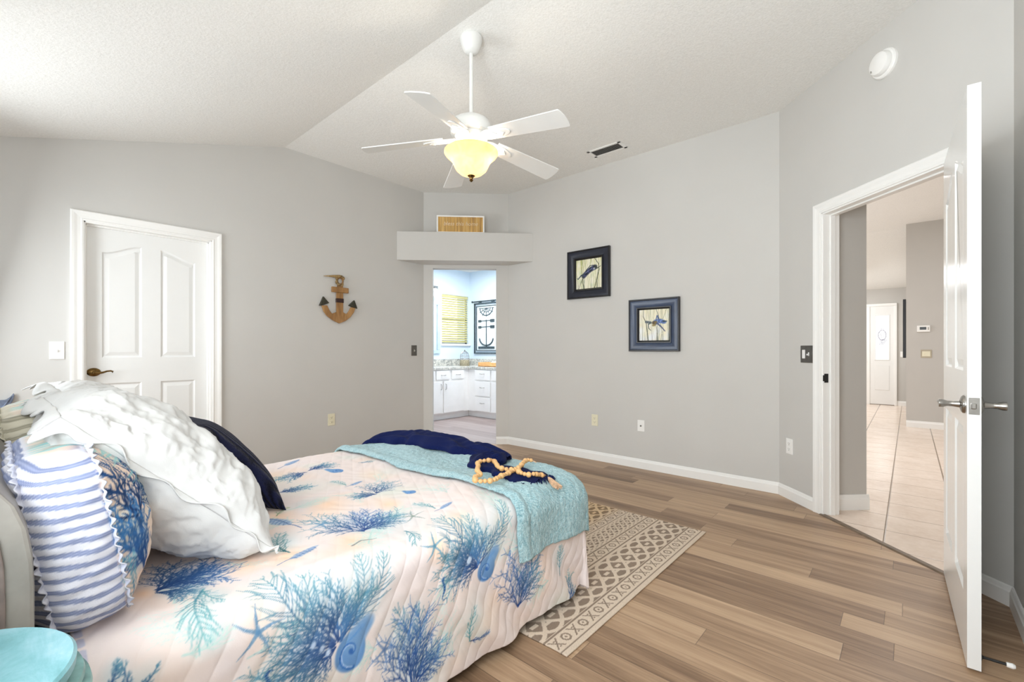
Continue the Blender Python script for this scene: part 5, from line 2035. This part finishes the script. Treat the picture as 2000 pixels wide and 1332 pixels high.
for k in range(5):
    blade(5 + 72 * k)
b = MB().lathe([(0.0, z_(2.322)), (0.050, z_(2.321)), (0.052, z_(2.310)), (0.040, z_(2.300)), (0.046, z_(2.292)), (0.040, z_(2.286)), (0.0, z_(2.285))], 32)
b.build('brass_collar', MT['gold'], fan, smooth=True, auto=40)
b = MB().lathe([(0.150, z_(2.292)), (0.158, z_(2.286)), (0.159, z_(2.276)), (0.150, z_(2.262)), (0.128, z_(2.243)), (0.112, z_(2.224)), (0.103, z_(2.204)), (0.090, z_(2.178)), (0.066, z_(2.157)), (0.036, z_(2.146)), (0.012, z_(2.143))], 56, cap=False)
o = b.build('glass_bowl', MT['bowl'], fan, smooth=True)
md = o.modifiers.new('t', 'SOLIDIFY'); md.thickness = 0.004; md.offset = -1
o['label'] = 'warm lit alabaster glass bowl'
b = MB().lathe([(0.0, z_(2.152)), (0.020, z_(2.150)), (0.022, z_(2.142)), (0.012, z_(2.134)), (0.009, z_(2.124)), (0.012, z_(2.118)), (0.006, z_(2.110)), (0.0, z_(2.106))], 24)
b.tube([(0, 0, z_(2.285)), (0, 0, z_(2.150))], 0.005, 8)
b.build('finial', MT['bronze'], fan, smooth=True, auto=40)
for sg in (-1, 1):
    px, py = RT[0] * 0.080 * sg, RT[1] * 0.080 * sg
    b = MB().tube([(0, 0, z_(2.288)), (px * 0.8, py * 0.8, z_(2.280)), (px, py, z_(2.268))], 0.010, 10)
    b.build('lamp_holder', MT['gold'], fan, smooth=True)
    l = bpy.data.lights.new('fan_bulb', 'POINT')
    l.energy = 2.8
    l.color = (1.0, 0.90, 0.76)
    l.shadow_soft_size = 0.022
    o = bpy.data.objects.new('fan_bulb', l)
    COL.objects.link(o)
    o.parent = fan
    o.location = (px, py, z_(2.238))

# ------------------------------------------------------------------ fin ornament hung at the left edge
r = wallthing('fin_ornament', 'blue-grey curved fin of a wall ornament at the far left edge', 'wall ornament', FL, 0.0, 0.74)
out = [(-0.20, 0.02), (-0.14, 0.06), (-0.06, 0.068), (0.0, 0.062), (0.030, 0.062), (0.052, 0.082), (0.064, 0.104), (0.067, 0.090), (0.060, 0.055), (0.042, 0.010), (0.022, -0.040), (0.004, -0.085), (-0.03, -0.110), (-0.10, -0.10), (-0.17, -0.04)]
b = MB().prism(out, -0.030, -0.004, axis='y')
b.build('fin', MT['fin'], r, bev=0.006)
b = MB().tube([(-0.10, -0.033, -0.06), (-0.02, -0.036, -0.03), (0.02, -0.034, 0.02), (0.055, -0.032, 0.085)], [0.008, 0.007, 0.005, 0.002], 8)
b.build('fin_rib', MT['fin'], r, smooth=True)

# ------------------------------------------------------------------ bathroom
XBW, YBW, XV, YV = -6.145, 5.80, -5.575, 5.229
wy0, wy1, wz0, wz1 = 5.127, 5.763, 1.225, 2.100
b = MB()
b.box(XBW - 0.11, XBW, 3.0, wy0, 0, 2.56)
b.box(XBW - 0.11, XBW, wy1, YBW + 0.11, 0, 2.56)
b.box(XBW - 0.11, XBW, wy0, wy1, 0, wz0)
b.box(XBW - 0.11, XBW, wy0, wy1, wz1, 2.56)
S(b.build('wall_bathroom_window', MT['bathwall']))
b = MB().box(XBW, -3.3, YBW, YBW + 0.11, 0, 2.56)
S(b.build('wall_bathroom_back', MT['bathwall']))
b = MB().box(-3.4, -3.29, 4.115, YBW, 0, 2.56)
S(b.build('wall_bathroom_right', MT['bathwall']))
b = MB().box(XBW, XL - 0.115, 3.0, 3.1, 0, 2.56)
S(b.build('wall_bathroom_near', MT['bathwall']))
# bathroom window with a cream blind
b = MB()
for bx in ((wy0, wy0 + 0.03, wz0, wz1), (wy1 - 0.03, wy1, wz0, wz1), (wy0, wy1, wz0, wz0 + 0.03), (wy0, wy1, wz1 - 0.03, wz1), (wy0, wy1, (wz0 + wz1) / 2 - 0.015, (wz0 + wz1) / 2 + 0.015)):
    b.box(XBW - 0.09, XBW - 0.06, bx[0], bx[1], bx[2], bx[3])
w1 = S(b.build('window_1', MT['trim']))
b = MB().box(XBW - 0.076, XBW - 0.072, wy0 + 0.02, wy1 - 0.02, wz0 + 0.02, wz1 - 0.02)
b.build('pane', MT['glass'], w1)
b = MB().box(XBW - 0.02, XBW + 0.03, wy0 - 0.03, wy1 + 0.03, wz0 - 0.03, wz0)
b.build('window_sill', MT['trim'], w1)
r = empty('window_blind', (XBW - 0.03, (wy0 + wy1) / 2, wz1))
tag(r, 'cream slatted blind in the bathroom window', 'blind')
hy = (wy1 - wy0) / 2 - 0.012
b = MB().box(-0.022, 0.022, -hy, hy, -0.05, -0.002, 0.004)
b.build('headrail', MT['blind'], r)
b = MB()
ns = 19
for i in range(ns):
    z = -0.075 - i * (wz1 - wz0 - 0.12) / (ns - 1)
    b.box(-0.024, 0.024, -hy, hy, -0.0014, 0.0014, M=Matrix.Translation((0, 0, z)) @ Matrix.Rotation(R(38), 4, 'Y'))
b.build('slats', MT['blind'], r)
b = MB()
for yy in (-hy * 0.6, hy * 0.6):
    b.tube([(0.020, yy, -0.05), (0.020, yy, -(wz1 - wz0) + 0.03)], 0.0015, 5)
b.tube([(0.03, hy * 0.72, -0.05), (0.034, hy * 0.72, -0.50)], 0.004, 6)
b.build('cords', MT['blind'], r)
area('bathroom_window_daylight', (XBW - 0.35, (wy0 + wy1) / 2, 1.75), (0, R(-90), 0), 0.9, 0.7, 3, (1.0, 1.0, 0.92))


def pull(parent, M, vert=False):
    b = MB()
    L_ = 0.045
    if vert:
        b.tube([(0, 0, -L_), (0, -0.022, -L_ * 0.8), (0, -0.026, 0), (0, -0.022, L_ * 0.8), (0, 0, L_)], 0.0045, 8)
    else:
        b.tube([(-L_, 0, 0), (-L_ * 0.8, -0.022, 0), (0, -0.026, -0.004), (L_ * 0.8, -0.022, 0), (L_, 0, 0)], 0.0045, 8)
    o = b.build('handle', MT['nickel'], parent, smooth=True)
    o.matrix_local = M
    return o


def front(parent, name, x0, x1, z0, z1, raised):
    """cabinet door or drawer front in cabinet coordinates, facing -y"""
    b = MB().box(x0, x1, -0.018, -0.001, z0, z1, 0.003)
    if raised:
        def rg_(i, y): return [(x0 + i, y, z0 + i), (x1 - i, y, z0 + i), (x1 - i, y, z1 - i), (x0 + i, y, z1 - i)]
        b.loops([rg_(0.045, -0.0183), rg_(0.052, -0.012), rg_(0.060, -0.012), rg_(0.085, -0.0185)])
    return b.build(name, MT['cabinet'], parent)


# left run (front faces +X): cabinet x = world Y
FV1 = fmat((XV, 0, 0), 90)
va = empty('vanity_cabinet', mat=FV1)
tag(va, 'white bathroom cabinet with paired doors under the window', 'cabinet')
b = MB().box(3.60, YV, 0.0, 0.565, 0.10, 0.798)
b.box(3.60, YV + 0.066, 0.065, 0.565, 0.0, 0.0995)
b.build('body', MT['cabinet'], va)
for (x0, x1) in ((3.95, 4.235), (4.255, 4.505), (4.530, 4.805), (4.850, 5.115)):
    d = front(va, 'drawer', x0, x1, 0.645, 0.785, False)
    pull(d, Matrix.Translation(((x0 + x1) / 2, -0.018, 0.715)))
for (x0, x1, hx) in ((3.95, 4.225, 4.19), (4.245, 4.655, 4.62), (4.680, 5.115, 4.715)):
    d = front(va, 'door', x0, x1, 0.115, 0.615, True)
    pull(d, Matrix.Translation((hx, -0.018, 0.53)), True)
# right run (front faces -Y)
vb = empty('vanity_cabinet', mat=fmat((0, YV, 0), 0))
tag(vb, 'white bathroom drawer cabinet along the wall with the metal art', 'cabinet')
b = MB().box(-6.14, -3.42, 0.001, 0.565, 0.10, 0.798)
b.box(XV - 0.06, -3.42, 0.065, 0.565, 0.0, 0.0995)
b.build('body', MT['cabinet'], vb)
for (z0, z1) in ((0.625, 0.785), (0.362, 0.600), (0.115, 0.338)):
    d = front(vb, 'drawer', -5.405, -5.055, z0, z1, False)
    pull(d, Matrix.Translation((-5.23, -0.018, (z0 + z1) / 2 + 0.02)))
d = front(vb, 'drawer', -5.020, -4.62, 0.625, 0.785, False)
pull(d, Matrix.Translation((-4.82, -0.018, 0.71)))
d = front(vb, 'door', -5.020, -4.62, 0.115, 0.600, True)
pull(d, Matrix.Translation((-4.66, -0.018, 0.52)), True)
# countertop
b = MB().prism([(XBW + 0.002, 3.58), (XV + 0.022, 3.58), (XV + 0.022, YV - 0.022), (-3.42, YV - 0.022), (-3.42, YBW - 0.002), (XBW + 0.002, YBW - 0.002)], 0.799, 0.838)
ct = b.build('countertop', MT['granite'], bev=0.004)
tag(ct, 'grey granite countertop turning the bathroom corner', 'countertop')
b = MB().box(XBW + 0.002, XBW + 0.022, 3.6, YBW - 0.003, 0.8385, 0.955)
b.box(XBW + 0.022, -3.42, YBW - 0.022, YBW - 0.003, 0.8385, 0.955)
b.build('backsplash', MT['granite'], ct)
# mirror and lamp on the window wall
r = empty('mirror', mat=fmat((XBW, 4.52, 1.505), 90))
tag(r, 'pale framed bathroom mirror at the left of the doorway view', 'mirror')
b = MB()
for bx in ((-0.55, 0.55, -0.45, -0.39), (-0.55, 0.55, 0.39, 0.45), (-0.55, -0.49, -0.39, 0.39), (0.49, 0.55, -0.39, 0.39)):
    b.box(bx[0], bx[1], -0.03, -0.001, bx[2], bx[3], 0.006)
b.build('frame', MT['mirrorframe'], r)
b = MB().box(-0.49, 0.49, -0.012, -0.002, -0.39, 0.39)
b.build('glass', MT['mirror'], r)
r = empty('vanity_light', mat=fmat((XBW, 4.62, 2.18), 90))
tag(r, 'lit white vanity lamp above the bathroom mirror', 'lamp')
b = MB().box(-0.40, 0.40, -0.03, -0.001, -0.04, 0.04, 0.006)
b.build('back_plate', MT['nickel'], r)
for dx in (-0.28, 0.0, 0.28):
    b = MB().tube([(dx, -0.03, 0), (dx, -0.09, 0.0), (dx, -0.10, -0.03)], 0.010, 8)
    b.build('arm', MT['nickel'], r)
    b = MB().lathe([(0.030, -0.02), (0.048, -0.06), (0.070, -0.12), (0.075, -0.14), (0.0, -0.135)], 20, Matrix.Translation((dx, -0.10, 0)))
    b.build('lamp_shade', MT['vanitylamp'], r, smooth=True)
# wrought metal wall art
r = empty('metal_wall_art', mat=fmat((-5.70, YBW, 1.51), 0))
tag(r, 'grey metal nautical wall art framed on the bathroom wall', 'wall art')
hw, hh = 0.31, 0.46
b = MB().box(-hw + 0.05, hw - 0.05, -0.012, -0.004, -hh + 0.05, hh - 0.05)
b.build('panel', plain('whitewashed_panel', (226, 236, 240), 0.7, var=0.03), r)
b = MB()
for i_, t_ in ((0.0, 0.020), (0.055, 0.010)):
    a, c = hw - i_, hh - i_
    for bx in ((-a, a, -c, -c + t_), (-a, a, c - t_, c), (-a, -a + t_, -c, c), (a - t_, a, -c, c)):
        b.box(bx[0], bx[1], -0.028, -0.006, bx[2], bx[3])
b.build('frame', MT['metalart'], r)
b = MB().tube([(-hw - 0.05, -0.02, hh + 0.03), (hw + 0.05, -0.02, hh + 0.03)], 0.009, 8)
for xx in (-hw - 0.05, hw + 0.05):
    b.sphere((xx, -0.02, hh + 0.03), 0.018, 8)
for xx in (-0.16, 0.16):
    b.box(xx - 0.03, xx + 0.03, -0.024, -0.010, hh - 0.01, hh + 0.04)
b.build('hanging_rod', MT['metalart'], r)
b = MB()
b.tube([(0.16 * math.cos(a), -0.02, 0.36 + 0.13 * math.sin(a)) for a in np.linspace(PI, 2 * PI, 16)], 0.007, 6)
b.tube([(0.10 * math.cos(a), -0.02, 0.36 + 0.07 * math.sin(a)) for a in np.linspace(PI, 2 * PI, 16)], 0.004, 6)
for a in np.linspace(PI, 2 * PI, 7):
    b.tube([(0, -0.02, 0.36), (0.19 * math.cos(a), -0.02, 0.36 + 0.155 * math.sin(a))], 0.004, 5)
for zz in (0.13, 0.02):
    b.tube([(-0.2, -0.02, zz), (0.2, -0.02, zz + 0.01)], 0.006, 6)
    b.box(-0.20, -0.13, -0.024, -0.016, zz - 0.02, zz + 0.02)
    b.box(0.10, 0.2, -0.024, -0.016, zz - 0.025, zz + 0.025)
b.tube([(0, -0.02, 0.15), (0, -0.02, -0.33)], 0.008, 6)
b.tube([(0.17 * math.cos(a), -0.02, -0.18 + 0.13 * math.sin(a)) for a in np.linspace(PI, 2 * PI, 18)], [0.006] + [0.012] * 16 + [0.006], 6)
b.box(-0.2, 0.2, -0.024, -0.014, -0.37, -0.33)
b.build('anchor_motif', MT['metalart'], r)
# wire cloche and tray on the counter
r = empty('wire_cloche', (-5.93, 5.47, 0.8385))
tag(r, 'small wire cloche with woven base in the bathroom counter corner', 'cloche')
b = MB().lathe([(0.0, 0.0), (0.085, 0.0), (0.088, 0.02), (0.084, 0.09), (0.080, 0.10), (0.0, 0.10)], 28)
b.build('woven_base', MT['cratefibre'], r, smooth=True, auto=40)
b = MB()
for i in range(10):
    a = 2 * PI * i / 10
    b.tube([(0.080 * math.cos(a), 0.080 * math.sin(a), 0.10), (0.080 * math.cos(a), 0.080 * math.sin(a), 0.17), (0.064 * math.cos(a), 0.064 * math.sin(a), 0.22), (0.030 * math.cos(a), 0.030 * math.sin(a), 0.25), (0.0, 0.0, 0.258)], 0.0026, 5)
for zz, rr in ((0.13, 0.080), (0.17, 0.080), (0.22, 0.064)):
    b.tube([(rr * math.cos(a), rr * math.sin(a), zz) for a in np.linspace(0, 2 * PI, 24, endpoint=False)], 0.0022, 5, closed=True)
b.sphere((0, 0, 0.268), 0.012, 8)
b.build('wire_dome', MT['nickel'], r)
r = empty('tray', (-5.20, 5.48, 0.8385))
tag(r, 'orange-tan wooden tray on the bathroom counter', 'tray')
b = MB().box(-0.27, 0.27, -0.13, 0.13, 0.0, 0.012, 0.003)
for bx in ((-0.27, 0.27, -0.13, -0.118), (-0.27, 0.27, 0.118, 0.13), (-0.27, -0.258, -0.13, 0.13), (0.258, 0.27, -0.13, 0.13)):
    b.box(bx[0], bx[1], bx[2], bx[3], 0.0, 0.070, 0.003)
b.build('box', MT['tray'], r)
b = MB().box(-0.02, 0.22, -0.09, 0.09, 0.013, 0.085, 0.02)
b.build('folded_cloth', MT['white_linen'], r)['label'] = 'white cloth folded in the tray'

# ------------------------------------------------------------------ hall and entry
YG, YF = 8.74, 11.9
o = S(MB().box(0.16, 0.362, 0.116, 0.390, 0.0, 2.95).build('wall_hall_return', MT['hallwall'])); o.matrix_world = FD
h0, h1 = dp(0.362, 0.125), dp(0.362, 0.390)
bb_ = baseboard('baseboard_hall_return', h0, (h1[0] + 0.011 * k7, h1[1] + 0.011 * k7), 0.105)
S(MB().box(-0.035, 2.5, YG, YF + 0.1, 0, 2.95).build('wall_hall_grey', MT['hallwall']))
S(MB().box(-3.1, -0.035, YF, YF + 0.1, 0, 2.95).build('wall_front', MT['hallwall']))
S(MB().box(-3.1, -3.0, 4.12, YF, 0, 2.95).build('wall_hall_left', MT['hallwall']))
S(MB().box(2.5, 2.6, A_DR[1], YG, 0, 2.95).build('wall_hall_right', MT['hallwall']))
S(MB().box(XR + 0.115, 2.5, A_DR[1] - 0.1, A_DR[1], 0, 2.95).build('wall_hall_near', MT['hallwall']))
baseboard('baseboard_hall_grey', (-0.035, YG), (2.5, YG), 0.095)
baseboard('baseboard_front', (-0.185, YF), (-0.036, YF), 0.095)
# front door and its sidelight
FF = fmat((0, YF, 0), 0)
b = MB()
for bx in ((-1.70, -1.63, 0, 2.007), (-0.675, -0.612, 0, 2.007), (-0.228, -0.185, 0, 2.007), (-1.70, -0.185, 2.008, 2.06)):
    b.box(bx[0], bx[1], -0.035, -0.0005, bx[2], bx[3], 0.004)
S(b.build('trim_4', MT['trim']))
b = MB().box(-1.63, -0.675, -0.022, -0.001, 0.012, 2.007)
b = b.build('door_3', MT['door'])
S(b); b.matrix_world = FF
for nm, zc_, mt in (('lock', 1.045, 'blackplastic'), ('knob', 0.915, 'nickel')):
    m2 = MB()
    if nm == 'lock':
        m2.box(-0.745, -0.690, -0.045, -0.0225, zc_ - 0.06, zc_ + 0.06, 0.006)
    else:
        m2.lathe([(0.030, 0), (0.030, 0.006), (0.012, 0.012), (0.012, 0.035), (0.028, 0.045), (0.028, 0.060), (0.0, 0.066)], 20, Matrix.Translation((-0.715, -0.0225, zc_)) @ Matrix.Rotation(R(90), 4, 'X'))
    m2.build(nm, MT[mt], b)
for o in (bpy.data.objects['trim_4'],):
    o.matrix_world = FF
# sidelight panel
sl = MB()
gx0, gx1, gz0, gz1 = -0.521, -0.312, 0.925, 1.815
for bx in ((-0.612, gx0, 0.012, 2.007), (gx1, -0.228, 0.012, 2.007), (gx0, gx1, 0.012, gz0), (gx0, gx1, gz1, 2.007)):
    sl.box(bx[0], bx[1], -0.022, -0.001, bx[2], bx[3])
for z0, z1 in ((0.30, 0.80),):
    sl.box(gx0 - 0.01, gx1 + 0.01, -0.027, -0.021, z0, z1, 0.004)
for bx in ((gx0 - 0.018, gx0, gz0 - 0.018, gz1 + 0.018), (gx1, gx1 + 0.018, gz0 - 0.018, gz1 + 0.018), (gx0, gx1, gz0 - 0.018, gz0), (gx0, gx1, gz1, gz1 + 0.018)):
    sl.box(bx[0], bx[1], -0.029, -0.020, bx[2], bx[3], 0.003)
w5 = S(sl.build('window_4', MT['door']))
w5.matrix_world = FF
b = MB().box(gx0, gx1, -0.012, -0.008, gz0, gz1)
b.build('frosted_pane', MT['frosted_lit'], w5)
b = MB()
gcx, gcz = -0.415, 1.42
b.tube([(gcx + 0.062 * math.cos(a), -0.0135, gcz + 0.10 * math.sin(a)) for a in np.linspace(0, 2 * PI, 28, endpoint=False)], 0.006, 6, closed=True)
for k in range(5):
    b.tube([(gcx - 0.05 + 0.01 * (k % 2), -0.0135, gcz - 0.10 - 0.022 * k), (gcx + 0.02, -0.0135, gcz - 0.085 - 0.022 * k), (gcx + 0.075 - 0.012 * k, -0.0135, gcz - 0.11 - 0.020 * k)], 0.005, 6)
for k in range(4):
    b.tube([(gcx - 0.045, -0.0135, gcz - 0.05 + 0.035 * k), (gcx + 0.045, -0.0135, gcz - 0.03 + 0.03 * k)], 0.004, 6)
b.tube([(gcx - 0.02, -0.0135, gcz + 0.10), (gcx + 0.0, -0.0135, gcz + 0.16), (gcx + 0.02, -0.0135, gcz + 0.10)], 0.004, 6)
b.build('etched_emblem', plain('grey_etching', (150, 150, 166), 0.6), w5)
# hall fittings
r = wallthing('thermostat', 'white thermostat with dark display on the grey hall wall', 'thermostat', fmat((0, YG, 0), 0), 0.152, 1.421)
plate(r, 0.138, 0.090, MT['plastic'], 0.026, 'case')
b = MB().box(-0.040, 0.030, -0.0275, -0.0262, -0.016, 0.024)
b.build('display', MT['display'], r)
b = MB().box(0.044, 0.056, -0.029, -0.0262, -0.02, 0.02, 0.001)
b.build('button', MT['ventgrey'], r)
r = wallthing('light_switch', 'ivory double switch below the thermostat on the grey hall wall', 'light switch', fmat((0, YG, 0), 0), 0.181, 1.062)
plate(r, 0.118, 0.118, plain('tan_switch_plate', (176, 166, 146), 0.4))
b = MB().box(-0.043, 0.043, -0.009, -0.0055, -0.036, 0.036, 0.002); b.build('rocker', MT['ivory'], r)
toggle(r, -0.022, MT['ivory'])
r = wallthing('light_switch', 'tiny white switch on the entry wall beside the sidelight', 'light switch', FF, -0.105, 1.03)
plate(r, 0.060, 0.110, MT['plastic']); toggle(r, 0, MT['plastic'])
r = empty('hall_picture', mat=fmat((-0.0355, 9.32, 1.46), -90))
tag(r, 'thin dark framed picture seen edge-on in the hall', 'picture')
b = MB().box(-0.55, 0.55, -0.036, -0.001, -0.46, 0.40, 0.003)
b.build('frame', MT['black'], r)
b = MB().box(-0.48, 0.48, -0.0375, -0.0362, -0.40, 0.34)
b.build('print', MT['ivory'], r)
